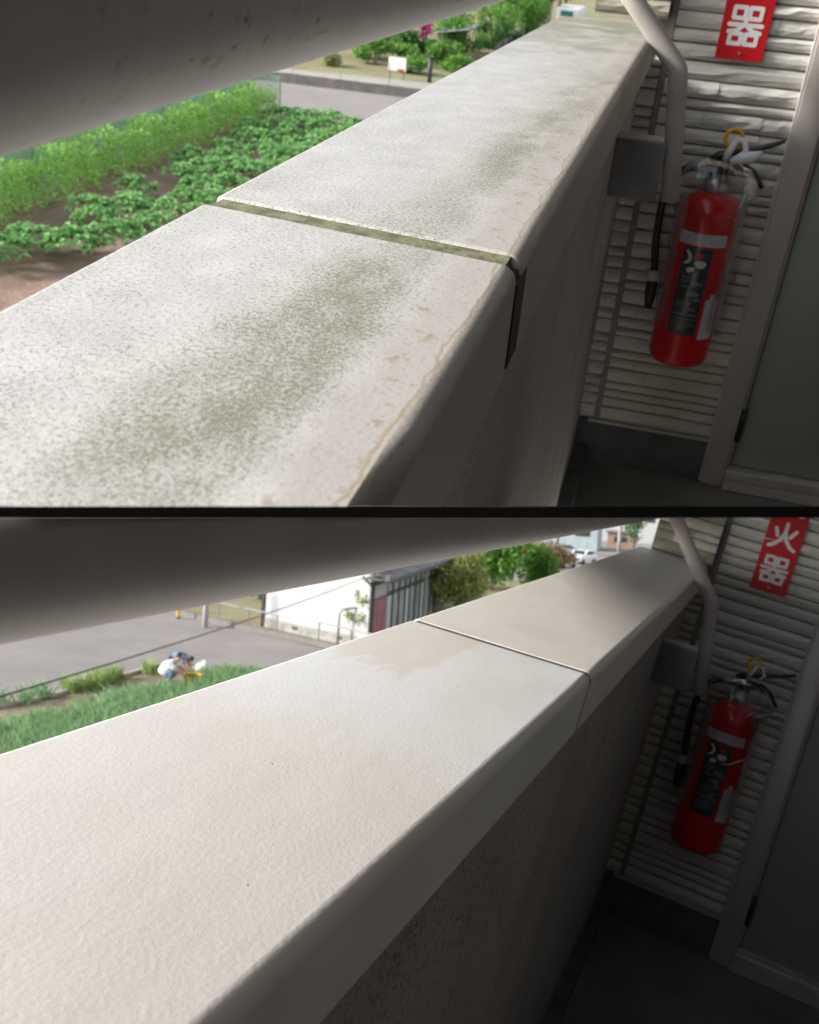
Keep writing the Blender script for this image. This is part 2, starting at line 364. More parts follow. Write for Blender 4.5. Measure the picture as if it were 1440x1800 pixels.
TXT = {'A': dict(par='stained parapet with green mildewed coping, beside the upper balcony corridor', wall='stone-strip siding wall with faded lower strips behind the upper extinguisher',
                 door='grey-green door in a taupe frame right of the upper extinguisher', rail='dusty taupe handrail above the mildewed parapet coping'),
       'B': dict(par='freshly painted cream parapet coping with a thin grey joint', wall='stone-strip siding wall behind the lower extinguisher, above the cream coping',
                 door='grey-green door in a taupe frame right of the lower extinguisher', rail='clean taupe handrail above the freshly painted cream coping')}
def balcony(s):
    T = TXT[s]; A = s == 'A'
    p = thing('parapet', T['par'], 'parapet', s)
    js = -.155 if A else .19; gap = .021 if A else .016; yo = 0 if A else .010; ins = .0035 if A else .0018
    yl = 2.20 if A else 2.44; es = .9 if A else .9
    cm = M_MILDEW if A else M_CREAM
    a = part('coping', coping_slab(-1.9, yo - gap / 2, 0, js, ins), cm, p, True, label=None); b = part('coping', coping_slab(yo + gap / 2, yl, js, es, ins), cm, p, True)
    part('joint_sealant', MB().box((-.232, -gap / 2 - .02, -.03), (-.009, gap / 2 + .02, -.0016 if A else -.0012), Matrix(((1, 0, 0, 0), (js, 1, 0, yo), (0, 0, 1, 0), (0, 0, 0, 1)))), M_SEAL[s], p)
    part('joint_sealant', MB().box((-.03, -gap / 2 - .018, -.077), (-.0025 if A else -.0015, gap / 2 + .018, -.009), Matrix(((1, 0, 0, 0), (js, 1, 0, yo), (0, 0, 1, 0), (0, 0, 0, 1)))), M_SEALD if A else M_SEAL[s], p)
    if A: sm_ = part('sealant_smear', MB().box((-.02, -gap / 2 + .001, -.072), (.0007, .030, -.013)), M_SEALD, p, label='cracked black sealant on the face of the joint')
    part('wall', MB().box((-.205, -1.9, ZF - .3), (-.031, YE + .02, -.079)), M_STUCCO[s], p)
    part('floor_kerb', MB().box((-.0305, -1.9, ZF - .01), (.012, YE - .002, ZF + .055)), M_BASE, p)
    part('drip_strip', MB().box((-.031, -1.9, -.088), (-.014, YE - .03, -.0805)), M_CAULK, p)
    # end wall with individual split-face strips
    w = thing('siding_wall', T['wall'], 'wall', s)
    part('backing', MB().box((-.05, YE, ZF - .3), (XJ + .005, YE + .14, 1.248)), M_GAP, w)
    part('door_side_backing', MB().box((.385, YE + .05, 1.02), (1.35, YE + .14, 1.25)), M_GAP, w)
    lay_strips(w, .033, XJ - .002, -1.150, .62, YE, 11, STRIPS)
    lay_strips(w, -.045, .016, -1.150, -.085, YE, 12, STRIPS, .05, .12)
    yl2 = 2.215 if A else 2.236
    part('return_backing', MB().box((-.175 if A else -.20, yl2, .002), (.012, YE - .006, 1.248)), M_GAP, w)
    lay_strips(w, -.175 if A else -.20, .012, .006, .62, yl2, 13, STRIPSG if A else STRIPSG[:2] + STRIPS[:3], .07, .2)
    part('corner_caulk', MB().box((.0195, YE - .007, -1.15), (.0305, YE + .004, .62)), M_GROOVE, w)
    part('base_course', MB().box((-.03, YE - .012, ZF - .02), (XJ - .003, YE + .02, -1.158)), M_BASE, w)
    part('drip_flashing', MB().box((.0, YE - .02, -1.157), (XJ - .003, YE - .0005, -1.149)), M_CAULK, w)
    # door
    d = thing('entrance_door', T['door'], 'door', s)
    f = part('door_frame', MB().box((XJ, YE - .035, ZF + .004), (.450, YE + .05, 1.02)), M_JAMB, d); bevel(f, .002, 2)
    part('frame_trim', MB().box((XJ - .006, YE - .03, ZF + .01), (XJ - .0005, YE - .005, 1.02)), M_JAMBL, f)
    part('frame_stop', MB().box((.4505, YE - .012, ZF + .05), (.462, YE + .05, 1.02)), M_JAMB, f)
    pn = part('door_panel', MB().box((.466, YE + .004, -1.232), (1.30, YE + .045, 1.02)), M_DOOR, d); bevel(pn, .003, 2)
    part('weather_strip', MB().box((.4622, YE - .002, -1.232), (.4658, YE + .02, 1.02)), M_BLACK, d)
    part('hinge', MB().tube([(.462, YE - .010, -1.14), (.462, YE - .010, -1.03)], .009, 10), M_BLACK, d, True)
    sl_ = part('sill', MB().box((.452, YE - .034, -1.268), (1.30, YE + .05, -1.236)), M_SILL, d); bevel(sl_, .004, 2)
    part('threshold', MB().box((.4505, YE - .05, ZF + .004), (1.30, YE + .05, -1.2685)), M_JAMB, d)
    # handrail: tube over the coping, bent post, box bracket on the parapet's inner face
    h = thing('handrail', T['rail'], 'handrail', s)
    if A: ra, rb = (-.120, -1.8, .153), (-.122, YE - .15, .153)
    else: ra, rb = (-.118, -1.28, .172), (-.118, YE + .05, .196)
    ra, rb = Vector(ra), Vector(rb); n = 40
    part('rail_tube', MB().tube([ra.lerp(rb, k / n) for k in range(n + 1)], .036, 48), M_RAILD if A else M_RAIL, h, True)
    yp = 1.60
    ptop = ra.lerp(rb, (yp - ra.y) / (rb.y - ra.y))
    pts = [(.104, yp, -.305), (.086, yp, -.18), (.0675, yp, -.056), (.065, yp, -.047), (.0585, yp, -.038), (-.03, yp, -.038 + .0885 * (ptop.z + .020) / (.0585 - ptop.x - .01)), (ptop.x + .010, yp, ptop.z - .018)]
    pm = MB().tube(pts, (.0195), 16, True, .62, (0, 1, 0))
    part('post', pm, M_RAIL, h, True)
    bx = part('bracket', MB().box((-.0315, yp - .035, -.305), (.073, yp + .035, -.186)), mat('blue_grey_bracket', (.20, .20, .215), (.24, .24, .255), .4, 10, 3), h); bevel(bx, .005, 3)
    part('bracket_cap', MB().box((-.028, yp - .03, -.1856), (.068, yp + .03, -.1815)), M_JAMBL, h)
    # corridor: floor, ceiling, far side wall
    struct('floor' , MB().box((-.03, -2.2, ZF - .12), (1.35, YE + .04, ZF)), M_FLOOR, s)
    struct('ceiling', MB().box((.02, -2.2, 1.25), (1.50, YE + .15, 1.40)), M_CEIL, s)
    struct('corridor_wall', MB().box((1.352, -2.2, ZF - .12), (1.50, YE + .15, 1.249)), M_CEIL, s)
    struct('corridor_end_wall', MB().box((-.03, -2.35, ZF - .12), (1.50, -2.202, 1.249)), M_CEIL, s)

def sign(s):
    dz = -.077 if s == 'A' else -.028; W_ = .118; H = .42
    t = thing('fire_sign', {'A': 'red sign with white characters at the top right, only its lower character showing', 'B': 'red fire extinguisher sign with two white characters showing above the lower extinguisher'}[s], 'sign', s, (.147 if s == 'A' else .146, YE - .0165, dz), 0)
    b = part('plate', MB().box((0, 0, 0), (W_, .0015, H)), M_SIGN, t)
    G = {'器': [[(-.36, .44), (-.06, .44), (-.06, .18), (-.36, .18), (-.36, .44)], [(.06, .44), (.36, .44), (.36, .18), (.06, .18), (.06, .44)],
               [(-.44, .02), (.44, .02)], [(0, .16), (-.04, .02), (-.2, -.12), (-.42, -.16)], [(.02, .02), (.2, -.12), (.42, -.16)],
               [(-.36, -.44), (-.06, -.44), (-.06, -.2), (-.36, -.2), (-.36, -.44)], [(.06, -.44), (.36, -.44), (.36, -.2), (.06, -.2), (.06, -.44)]],
         '火': [[(0, .44), (0, .12), (-.1, -.15), (-.28, -.36), (-.44, -.44)], [(0, .12), (.1, -.15), (.28, -.36), (.44, -.44)], [(-.34, .22), (-.24, -.04)], [(.36, .24), (.2, .0)]],
         '消': [[(-.42, .42), (-.3, .32)], [(-.46, .16), (-.34, .06)], [(-.44, -.42), (-.28, -.12)], [(-.14, .4), (-.06, .26)], [(.42, .4), (.32, .26)], [(.14, .46), (.14, .16)],
               [(-.12, -.44), (-.12, .16), (.4, .16), (.4, -.42), (.3, -.44)], [(-.1, .0), (.38, .0)], [(-.1, -.18), (.38, -.18)]]}
    for k, ch in enumerate('器火消'):
        mb = MB(); c = (W_ / 2, -.0012, .079 + k * .118)
        for st in G[ch]:
            for a, b_ in zip(st, st[1:]):
                a = Vector((c[0] + a[0] * .092, 0, c[2] + a[1] * .094)); q = Vector((c[0] + b_[0] * .092, 0, c[2] + b_[1] * .094))
                r = .0062 if ch != '器' else .0052; d = (q - a).normalized(); nrm = Vector((-d.z, 0, d.x)) * r
                ring = []
                ang0 = math.atan2(nrm.z, nrm.x)
                for j in range(7): th = ang0 - PI * j / 6; ring.append(q + Vector((math.cos(th), 0, math.sin(th))) * r)
                for j in range(7): th = ang0 + PI - PI * j / 6; ring.append(a + Vector((math.cos(th), 0, math.sin(th))) * r)
                yy = -.0006 - .00012 * (len(mb.f) % 6)
                i = len(mb.v); mb.v += [(v.x, yy, v.z) for v in ring]; mb.f.append(tuple(range(i, i + 14)))
        part('character', mb, M_SIGNW, t)
    part('screw', MB().tube([(W_ / 2, -.003, .016), (W_ / 2, .001, .016)], .0042, 10), M_STEEL, t)

def film_mat():
    m, nt, p = base('clear_plastic_film'); co = coord(nt)
    tr = nt.nodes.new('ShaderNodeBsdfTransparent'); tr.inputs[0].default_value = (.93, .93, .94, 1)
    gl = nt.nodes.new('ShaderNodeBsdfGlossy'); gl.inputs['Roughness'].default_value = .12; gl.inputs[0].default_value = (.9, .9, .92, 1)
    b = nt.nodes.new('ShaderNodeBump'); b.inputs['Strength'].default_value = .8; b.inputs['Distance'].default_value = .006
    L(nt, noise_(nt, co, 26, 3, .5, (1, 1, .6), .8), b.inputs['Height']); L(nt, b.outputs[0], gl.inputs['Normal'])
    fr = nt.nodes.new('ShaderNodeFresnel'); fr.inputs[0].default_value = 1.35
    mx = nt.nodes.new('ShaderNodeMixShader'); L(nt, math_(nt, 'ADD', math_(nt, 'MULTIPLY', fr.outputs[0], .5), .045), mx.inputs[0]); L(nt, tr.outputs[0], mx.inputs[1]); L(nt, gl.outputs[0], mx.inputs[2])
    L(nt, mx.outputs[0], nt.nodes['Material Output'].inputs[0]); return m
M_FILM = film_mat()
def curved_label(r, a0, a1, z0, z1, thick=.0008):
    """patch wrapped on a cylinder; angle 0 faces -y, positive towards +x"""
    mb = MB(); n = 14; i0 = 0
    for z in (z0, z1):
        for k in range(n + 1):
            a = R(a0 + (a1 - a0) * k / n); mb.v.append(((r + thick) * math.sin(a), -(r + thick) * math.cos(a), z))
    for k in range(n): mb.f.append((k, k + 1, n + 2 + k, n + 1 + k))
    return mb
def blob_label(r, pts, thick):
    """polygon in (angle, z) wrapped on the cylinder"""
    mb = MB(); mb.v = [((r + thick) * math.sin(R(a)), -(r + thick) * math.cos(R(a)), z) for a, z in pts]; mb.f = [tuple(range(len(pts)))]
    return mb
def extinguisher(s):
    A = s == 'A'
    t = thing('fire_extinguisher', {'A': 'red extinguisher on the darker upper corridor wall, white film wrapped round its lever', 'B': 'red extinguisher in the lower corridor, clear film with bright creases over its body'}[s], 'fire extinguisher', s, (.220, YE - .118, -.388 if A else -.398))
    r = .083; H = .478 if A else .512
    prof = [(.004, 0.012), (.022, .010), (.034, .002), (.050, -.006), (.066, -.018), (.077, -.034), (r - .001, -.050), (r, -.065), (r, -H + .03), (r - .001, -H + .018), (r - .006, -H + .008), (r - .012, -H + .003), (.03, -H)]
    prof = prof[::-1]
    tank = part('tank', MB().lathe(prof, 56), M_RED, t, True)
    part('name_strip', curved_label(r, -50, 42, -.125, -.093), M_WHITE, tank)
    mk = MB(); rnd = random.Random(7)
    for k in range(8):
        a = -42 + k * 10.5
        for q in range(3): da, dz = rnd.uniform(-1.6, 1.6), rnd.uniform(-.006, .006); pp = curved_label(r, a + da, a + da + rnd.uniform(1.5, 4), -.109 + dz, -.1065 + dz, .0013); i = len(mk.v); mk.v += pp.v; mk.f += [tuple(i + j for j in f) for f in pp.f]
    part('strip_print', mk, mat('faded_print', (.35, .36, .45), (.3, .3, .4), .6), tank)
    lb = part('front_label', curved_label(r, -34, 20, -.375, -.131), M_LAB, tank)
    part('label_mark', blob_label(r, [(-30, -.142), (-24, -.139), (-18, -.147), (-15, -.160), (-18, -.172), (-25, -.178), (-31, -.176), (-24, -.168), (-21, -.160), (-24, -.150)], .0036), M_SIGNW, tank)
    part('label_mark', blob_label(r, [(-10, -.170), (-3, -.163), (6, -.163), (12, -.170), (9, -.179), (2, -.184), (-5, -.182), (-6, -.176)], .0036), M_SIGNW, tank)
    part('label_mark', blob_label(r, [(-22, -.190), (-16, -.183), (-8, -.184), (-8, -.192), (-14, -.198), (-20, -.197)], .0036), M_SIGNW, tank)
    part('label_mark', blob_label(r, [(-10, -.148), (-4, -.143), (3, -.144), (6, -.150), (1, -.156), (-7, -.156)], .0036), M_SIGN, tank, label='red dot of the emblem')
    for (a0, a1, z0, z1) in ((-6, 14, -.232, -.224), (-12, 12, -.262, -.250), (-28, 18, -.318, -.313), (-2, 10, -.303, -.296), (4, 16, -.275, -.268), (-26, -12, -.215, -.210), (-27, -14, -.225, -.221), (-25, -8, -.240, -.236), (-27, 2, -.285, -.281), (-26, -4, -.292, -.289), (-29, 12, -.330, -.326), (-28, 6, -.338, -.335), (-28, 14, -.346, -.343), (-28, 0, -.354, -.351)):
        part('label_line', curved_label(r, a0, a1, z0, z1, .0014), mat('label_grey_print', (.14, .18, .18), (.24, .27, .27), .5, 60), tank)
    part('side_label', curved_label(r, 28, 60, -.385, -.27), M_WHITE, tank)
    part('side_label', curved_label(r, 36, 48, -.27, -.255), M_WHITE, tank)
    part('caution_mark', curved_label(r, 62, 76, -.20, -.178), mat('yellow_print', (.55, .42, .04), (.5, .38, .03), .5), tank)
    part('neck_collar', MB().lathe([(.034, .002), (.036, .010), (.035, .028), (.028, .034), (.024, .040), (.024, .055), (.020, .060)], 28), M_STEEL, t, True)
    v = part('valve_body', MB().box((-.022, -.02, .045), (.02, .02, .085)), M_BLACK, t); bevel(v, .006, 3)
    g = part('pressure_gauge', MB().tube([(-.004, -.020, .062), (-.004, -.033, .062)], .0165, 24), M_STEEL, t, True)
    part('gauge_dial', MB().tube([(-.004, -.0331, .062), (-.004, -.0338, .062)], .0125, 24), M_LAB, g)
    lev = MB(); lp = [(-.030, 0, .080), (-.010, 0, .094), (.03, 0, .106), (.075, 0, .118), (.12, 0, .136), (.143, 0, .147)]
    lev.tube(lp, [.015, .018, .015, .0125, .0115, .009], 14, True, .55, (0, 0, 1)); part('upper_lever', lev, M_BLACK, t, True)
    lo = MB().tube([(-.004, 0, .062), (.024, 0, .072), (.055, 0, .074), (.085, 0, .060), (.105, 0, .040), (.116, 0, .026)], [.015, .018, .019, .016, .012, .009], 14, True, .6, (0, 0, 1)); part('lower_handle', lo, M_BLACK, t, True)
    part('safety_ring', MB().tube(arc((.016, -.012, .140), .0215, 0, 2 * PI - .01, 30), .0055, 10, False), M_YEL, t, True)
    part('ring_pin', MB().tube([(.010, -.012, .119), (.0, -.012, .090)], .005, 8), M_YEL, t, True)
    hose = [(-.022, -.004, .060), (-.055, -.006, .060), (-.092, -.006, .046), (-.118, 0, .010), (-.128, .01, -.04), (-.126, .02, -.14), (-.112, .02, -.24)]
    hp = []
    for k in range(len(hose) - 1):                                  # Catmull-Rom through the hose points
        P = [Vector(hose[max(0, min(len(hose) - 1, k + q))]) for q in (-1, 0, 1, 2)]
        for u in range(6):
            w = u / 6; hp.append(.5 * ((2 * P[1]) + (P[2] - P[0]) * w + (2 * P[0] - 5 * P[1] + 4 * P[2] - P[3]) * w * w + (3 * P[1] - P[0] - 3 * P[2] + P[3]) * w ** 3))
    hp.append(Vector(hose[-1])); ho = part('hose', MB().tube(hp, .0105, 14), M_BLACK, t, True)
    part('hose_coupler', MB().tube([(-.040, -.005, .061), (-.068, -.006, .0575)], .0125, 14), M_STEEL, ho, True)
    nz = part('nozzle', MB().tube([(-.112, .02, -.24), (-.110, .02, -.30), (-.108, .02, -.345)], [.014, .017, .011], 16), M_BLACK, t, True)
    part('nozzle_clip', MB().tube([(-.113, .02, -.235), (-.111, .02, -.262)], .021, 16), mat('pale_clip', (.42, .42, .46), (.46, .46, .5), .5), nz, True)
    # wall hook bracket
    part('hanger', MB().box((-.02, .0, .045), (.02, .106, .052)), M_STEEL, t)
    # white film tie through the ring
    rnd = random.Random(3); tie = MB()
    for P in ([(.006, -.022, .085), (.012, -.028, .110), (.022, -.024, .137)], [(.022, -.02, .137), (.040, -.026, .14), (.052, -.03, .118), (.040, -.03, .098)]):
        tie.tube(P, .0022 if not A else .004, 6, True, 2.2)
    if A: tie.tube([(.02, -.03, .085), (.045, -.032, .098), (.07, -.032, .104), (.092, -.028, .118)], [.006, .012, .011, .003], 8, True, 1.3)
    else: tie.tube([(.030, -.02, .152), (.075, -.01, .15), (.11, 0, .146), (.138, 0, .142)], [.001, .002, .0025, .001], 6, True, 2); tie.tube([(.044, -.02, .155), (.08, -.012, .166), (.138, 0, .142)], .0011, 6)
    part('film_tie', tie, M_TIE, t, True)
    # thin crumpled bag over the head and body
    bag = MB(); n = 60; zs = [.085, .07, .045, .015, -.02, -.06, -.12, -.19, -.26, -.33, -.36]; rr = [.035, .065, .082, .094, .097, .095, .093, .092, .0915, .092, .094]
    for k, (z, q) in enumerate(zip(zs, rr)):
        for j in range(n):
            th = 2 * PI * j / n; a = q * (1 + .045 * noise.noise(Vector((math.cos(th) * 3, math.sin(th) * 3, z * 14 + (4 if A else 9)))) * (2.2 if z > -.03 else 1.0)) ; a = max(a, r + .003) if z < -.04 else a
            ext = 1 + .22 * max(0, -math.cos(th)) * (z > 0) + (.22 * max(0, math.cos(th)) if .0 < z < .08 else 0)
            bag.v.append((a * ext * math.cos(th), a * math.sin(th) , z))
    for k in range(len(zs) - 1):
        for j in range(n): bag.f.append((k * n + j, k * n + (j + 1) % n, (k + 1) * n + (j + 1) % n, (k + 1) * n + j))
    part('plastic_cover', bag, M_FILM, t, True)
    if not A:                                                      # glints on the film's folds, put in as white strips
        for P, w in (([(.004, -.090, -.192), (.028, -.089, -.186), (.052, -.083, -.168), (.074, -.072, -.150)], .0035), ([(.052, -.080, -.018), (.078, -.07, -.002), (.11, -.05, .012)], .003),
                     ([(.028, -.088, -.026), (.046, -.075, -.008), (.062, -.064, .004)], .003), ([(.10, -.03, .075), (.104, -.03, .055), (.112, -.02, .04)], .0018), ([(-.004, -.0915, -.305), (.014, -.0905, -.309)], .003), ([(.008, -.091, -.235), (.026, -.089, -.236)], .0025)):
            part('crease_glint', MB().tube(P, [w * .3] + [w] * (len(P) - 2) + [w * .3], 6, True, .5), M_TIE, t, True)
for s_ in 'AB': balcony(s_); sign(s_); extinguisher(s_)
# unseen dark slabs added round both corridors to stop light leaks, open towards the gardens
M_SHELL = mat('dark_light_shield', (.05, .048, .046), (.065, .062, .06), .9, 2, 3)
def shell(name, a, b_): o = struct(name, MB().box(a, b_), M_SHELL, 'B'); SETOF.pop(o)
shell('light_shield_side', (2.0, -3.6, -1.6), (2.2, 3.2, 3.0)); shell('light_shield_rear', (.0, -3.8, -1.6), (2.2, -3.602, 3.0))
shell('light_shield_top', (.04, -3.8, 3.002), (2.2, 3.4, 3.2)); shell('light_shield_front', (.80, 3.202, -1.6), (2.2, 3.4, 3.0))

# ------------------------------------------------------------------ vegetation helpers
def leaf_cloud(n, box, size, seed, shape='ell', flat=.35, mb=None, off=(0, 0, 0), clump=0):
    rnd = random.Random(seed); mb = mb or MB(); cl = [(rnd.gauss(0, .5), rnd.gauss(0, .5), rnd.uniform(-.95, .9)) for _ in range(clump)] if clump else None
    for _ in range(n):
        while True:
            p = Vector((rnd.uniform(-1, 1), rnd.uniform(-1, 1), rnd.uniform(-1, 1)))
            if shape == 'box' or .25 < p.length < 1: break
        if cl:
            c = Vector(rnd.choice(cl)); p = c * .62 + p * .40
            if shape == 'ell' and p.length > 1.05: p = p.normalized() * rnd.uniform(.7, 1.05)
        p = Vector((p.x * box[0], p.y * box[1], p.z * box[2])) + Vector(off)
        nrm = Vector((rnd.gauss(0, 1), rnd.gauss(0, 1), rnd.gauss(0, 1) + 1 / max(flat, .1) * .35)).normalized()
        a = nrm.orthogonal().normalized(); a.rotate(Matrix.Rotation(rnd.uniform(0, 6.3), 3, nrm)); b = nrm.cross(a)
        s = size * rnd.uniform(.6, 1.3); w = s * .55; dr = nrm * (-s * .25)
        i = len(mb.v); mb.v += [p, p + a * s * .5 + b * w * .5, p + a * s + dr, p + a * s * .5 - b * w * .5 + dr * .4]; mb.f.append((i, i + 1, i + 2, i + 3))
    return mb
GA = -5.7
LM_POT = leafmat('potato_leaf', (.14, .34, .11), (.32, .56, .22)); LM_PEA = leafmat('pea_leaf', (.24, .52, .11), (.48, .72, .22))
LM_ONI = leafmat('onion_leaf', (.15, .32, .15), (.30, .44, .22)); LM_YG = leafmat('yellow_green_leaf', (.24, .30, .09), (.44, .46, .17))
LM_G = leafmat('green_leaf', (.09, .24, .05), (.22, .42, .09)); LM_DG = leafmat('deep_green_leaf', (.05, .13, .045), (.11, .24, .07))
LM_BR = leafmat('bronze_leaf', (.16, .13, .06), (.26, .18, .09)); LM_PINK = leafmat('magenta_petal', (.45, .02, .20), (.60, .05, .32)); LM_SEED = leafmat('pale_seedling', (.20, .32, .10), (.32, .42, .16))
M_BARK = mat('bark', (.10, .08, .06), (.16, .13, .10), .9, 9, 5)

# ------------------------------------------------------------------ upper view: vegetable garden, lane, yard
struct('garden_soil', MB().quad((-17, 9, GA), (-5, 9, GA), (-5, 30.6, GA), (-20, 30.6, GA)), M_SOIL, 'A')
struct('ground', MB().quad((-24, 36.9, GA - .004), (-2, 36.9, GA - .004), (0, 120, GA - .004), (-36, 120, GA - .004)), M_OCHRE, 'A')
struct('lane', MB().quad((-20, 30.6, GA + .004), (-5, 30.6, GA + .004), (-5, 36.8, GA + .004), (-22, 36.8, GA + .004)), M_ASPH, 'A')
struct('pale_path', MB().quad((-16, 38.2, GA + .004), (-7, 39.2, GA + .004), (-7, 41.6, GA + .004), (-16, 40.3, GA + .004)), mat('pale_path', (.30, .28, .26), (.36, .34, .31), .9, 1, 4), 'A')
def potato_mesh(seed):
    rnd = random.Random(seed); mb = MB()
    for k in range(26):                                             # stems with clusters of leaflets, domed
        a = rnd.uniform(0, 2 * PI); q = math.sqrt(rnd.random()) * .42; h = .42 - .9 * q * q + rnd.uniform(-.06, .05)
        c = Vector((q * math.cos(a), q * math.sin(a), max(.06, h)))
        for j in range(9):
            th = j * 2 * PI / 9 + rnd.uniform(-.3, .3); s = rnd.uniform(.09, .16); d = Vector((math.cos(th), math.sin(th), rnd.uniform(-.45, .2))).normalized(); b = d.cross(Vector((0, 0, 1))).normalized() * s * .34
            p = c + Vector((rnd.uniform(-.03, .03), rnd.uniform(-.03, .03), rnd.uniform(-.05, .04))); i = len(mb.v)
            mb.v += [p, p + d * s * .5 + b + Vector((0, 0, .02)), p + d * s + Vector((0, 0, -.03)), p + d * s * .5 - b + Vector((0, 0, .01))]; mb.f.append((i, i + 1, i + 2, i + 3))
    return mb.mesh('foliage', LM_POT)
POT = [potato_mesh(k) for k in range(6)]
pos = [(-10.80, 14.77), (-10.10, 14.96), (-9.66, 15.61), (-9.51, 16.78), (-11.05, 17.16), (-10.60, 16.6), (-11.15, 19.2), (-9.55, 17.70), (-9.96, 19.90), (-10.43, 21.51), (-10.9, 20.96),
       (-10.10, 22.43), (-11.12, 24.05), (-10.65, 25.23), (-11.12, 27.24), (-10.92, 29.2), (-9.95, 29.18), (-9.37, 23.66), (-9.3, 20.0), (-10.9, 14.0), (-9.75, 18.7), (-10.1, 21.2), (-10.8, 23.0),
       (-9.6, 21.8), (-10.1, 24.0), (-9.6, 25.2), (-10.3, 26.4), (-11.2, 25.6), (-9.6, 26.9), (-10.7, 28.2), (-9.8, 28.0), (-11.5, 28.9), (-11.3, 22.3), (-9.3, 22.7), (-9.0, 24.5), (-9.1, 26.0), (-8.9, 27.5), (-9.1, 28.8), (-11.5, 26.6), (-9.2, 18.8), (-10.4, 17.6)]
ORD = ['nearest', 'second', 'third', 'fourth', 'fifth', 'sixth', 'seventh', 'eighth', 'ninth', 'tenth', 'eleventh', 'twelfth', 'thirteenth', 'fourteenth', 'fifteenth', 'sixteenth', 'seventeenth', 'eighteenth', 'nineteenth', 'twentieth']
POTL = {}
for rname, lo_, hi_ in (('beside the pea row', -12, -10.75), ('in the middle row', -10.75, -9.8), ('in the row nearest the coping', -9.8, -8)):
    ids = sorted([i for i, p in enumerate(pos) if lo_ <= p[0] < hi_], key=lambda i: pos[i][1])
    for q, i in enumerate(ids): POTL[i] = '%s potato plant from the left edge, %s' % (ORD[q], rname)
rnd = random.Random(5)
for i, (x, y) in enumerate(pos):
    o = link('potato_plant', POT[i % 6], None, 'A', (x, y, GA + .02), rnd.uniform(0, 6.3)); sc = rnd.uniform(1.0, 1.3); o.matrix_basis = o.matrix_basis @ Matrix.Diagonal((sc, sc, sc, 1))
    tag(o, POTL[i], 'plant', 'potato plants in the garden bed')
# pea row: one continuous mass of light foliage
mb = MB(); rnd = random.Random(9)
for k in range(15000):
    u = rnd.random(); y = 13 + u * 17.3; wob = .12 * math.sin(y * 2.1) + .08 * math.sin(y * 5.3); h = 1.02 + .14 * math.sin(y * 3.1 + 1) + .1 * math.sin(y * 7.7)
    if y > 29.6: h *= .8
    z = rnd.random() ** .7 * h; w = .42 * (1 - .35 * (z / h) ** 2); x = -12.65 + .008 * (y - 16) + wob + rnd.uniform(-w, w)
    s = rnd.uniform(.06, .13); n_ = Vector((rnd.gauss(.5, 1), rnd.gauss(-.3, 1), rnd.gauss(.6, 1))).normalized(); a = n_.orthogonal().normalized(); a.rotate(Matrix.Rotation(rnd.uniform(0, 6.3), 3, n_)); b = n_.cross(a)
    p = Vector((x, y, GA + z)); i = len(mb.v); mb.v += [p, p + a * s * .5 + b * s * .3, p + a * s, p + a * s * .5 - b * s * .3]; mb.f.append((i, i + 1, i + 2, i + 3))
solo('pea_hedge', mb, LM_PEA, 'long row of light green pea plants in front of the green net', 'pea plants', 'A', kind='stuff')
mb = MB()
for k in range(60):
    y = rnd.uniform(13.3, 29); mb = leaf_cloud(3, (.05, .05, .04), .07, k, off=(-12.25 + rnd.uniform(-.1, .1), y, GA + rnd.uniform(.55, 1.1)), mb=mb)
solo('pea_blossom', mb, leafmat('lilac_petal', (.35, .25, .40), (.5, .4, .55)), 'small lilac blossoms scattered through the pea row', 'flowers', 'A', kind='stuff')
# green crop net on poles
def netmat(name, col, alpha):
    m, nt, p = base(name); p.inputs['Base Color'].default_value = (*col, 1); p.inputs['Roughness'].default_value = .7
    co = coord(nt); w = noise_(nt, co, 40, 2); tr = nt.nodes.new('ShaderNodeBsdfTransparent'); mx = nt.nodes.new('ShaderNodeMixShader')
    L(nt, ramp(nt, w, .3, .7, alpha - .1, alpha + .1), mx.inputs[0]); L(nt, tr.outputs[0], mx.inputs[1]); L(nt, p.outputs[0], mx.inputs[2]); L(nt, mx.outputs[0], nt.nodes['Material Output'].inputs[0]); return m
M_NET = netmat('green_net', (.07, .42, .26), .8); M_NETP = netmat('pale_net', (.30, .46, .38), .45)
t = thing('crop_net', 'green net stretched on thin poles behind the pea row', 'net', 'A', (-13.25, 12.5, GA))
nm = MB(); ny = 36
for k in range(ny + 1):
    y = k * 18.2 / ny
    for z in (0, .5, 1.05, 1.52 - .06 * abs(math.sin(y * PI / 3))): nm.v.append((.05 * math.sin(y * 2 + z), y, z))
for k in range(ny):
    for j in range(3): nm.f.append((k * 4 + j, (k + 1) * 4 + j, (k + 1) * 4 + j + 1, k * 4 + j + 1))
part('net', nm, M_NET, t)
for k in range(7): part('pole', MB().tube([(.03, k * 3.03, -.05), (.03, k * 3.03, 1.6)], .018, 8), mat('green_pole', (.05, .22, .15), (.07, .25, .17), .5), t)
t2 = thing('crop_net', 'pale green net closing the far end of the pea row, held by two poles', 'net', 'A', (-13.2, 30.75, GA))
part('net', MB().quad((0, 0, 0), (.95, -.1, 0), (.95, -.1, 1.15), (0, 0, 1.2)), M_NETP, t2)
for x in (0, .96): part('pole', MB().tube([(x, -.02 - .1 * x, -.05), (x, -.02 - .1 * x, 1.22)], .018, 8), mat('green_pole', (.05, .22, .15)), t2)
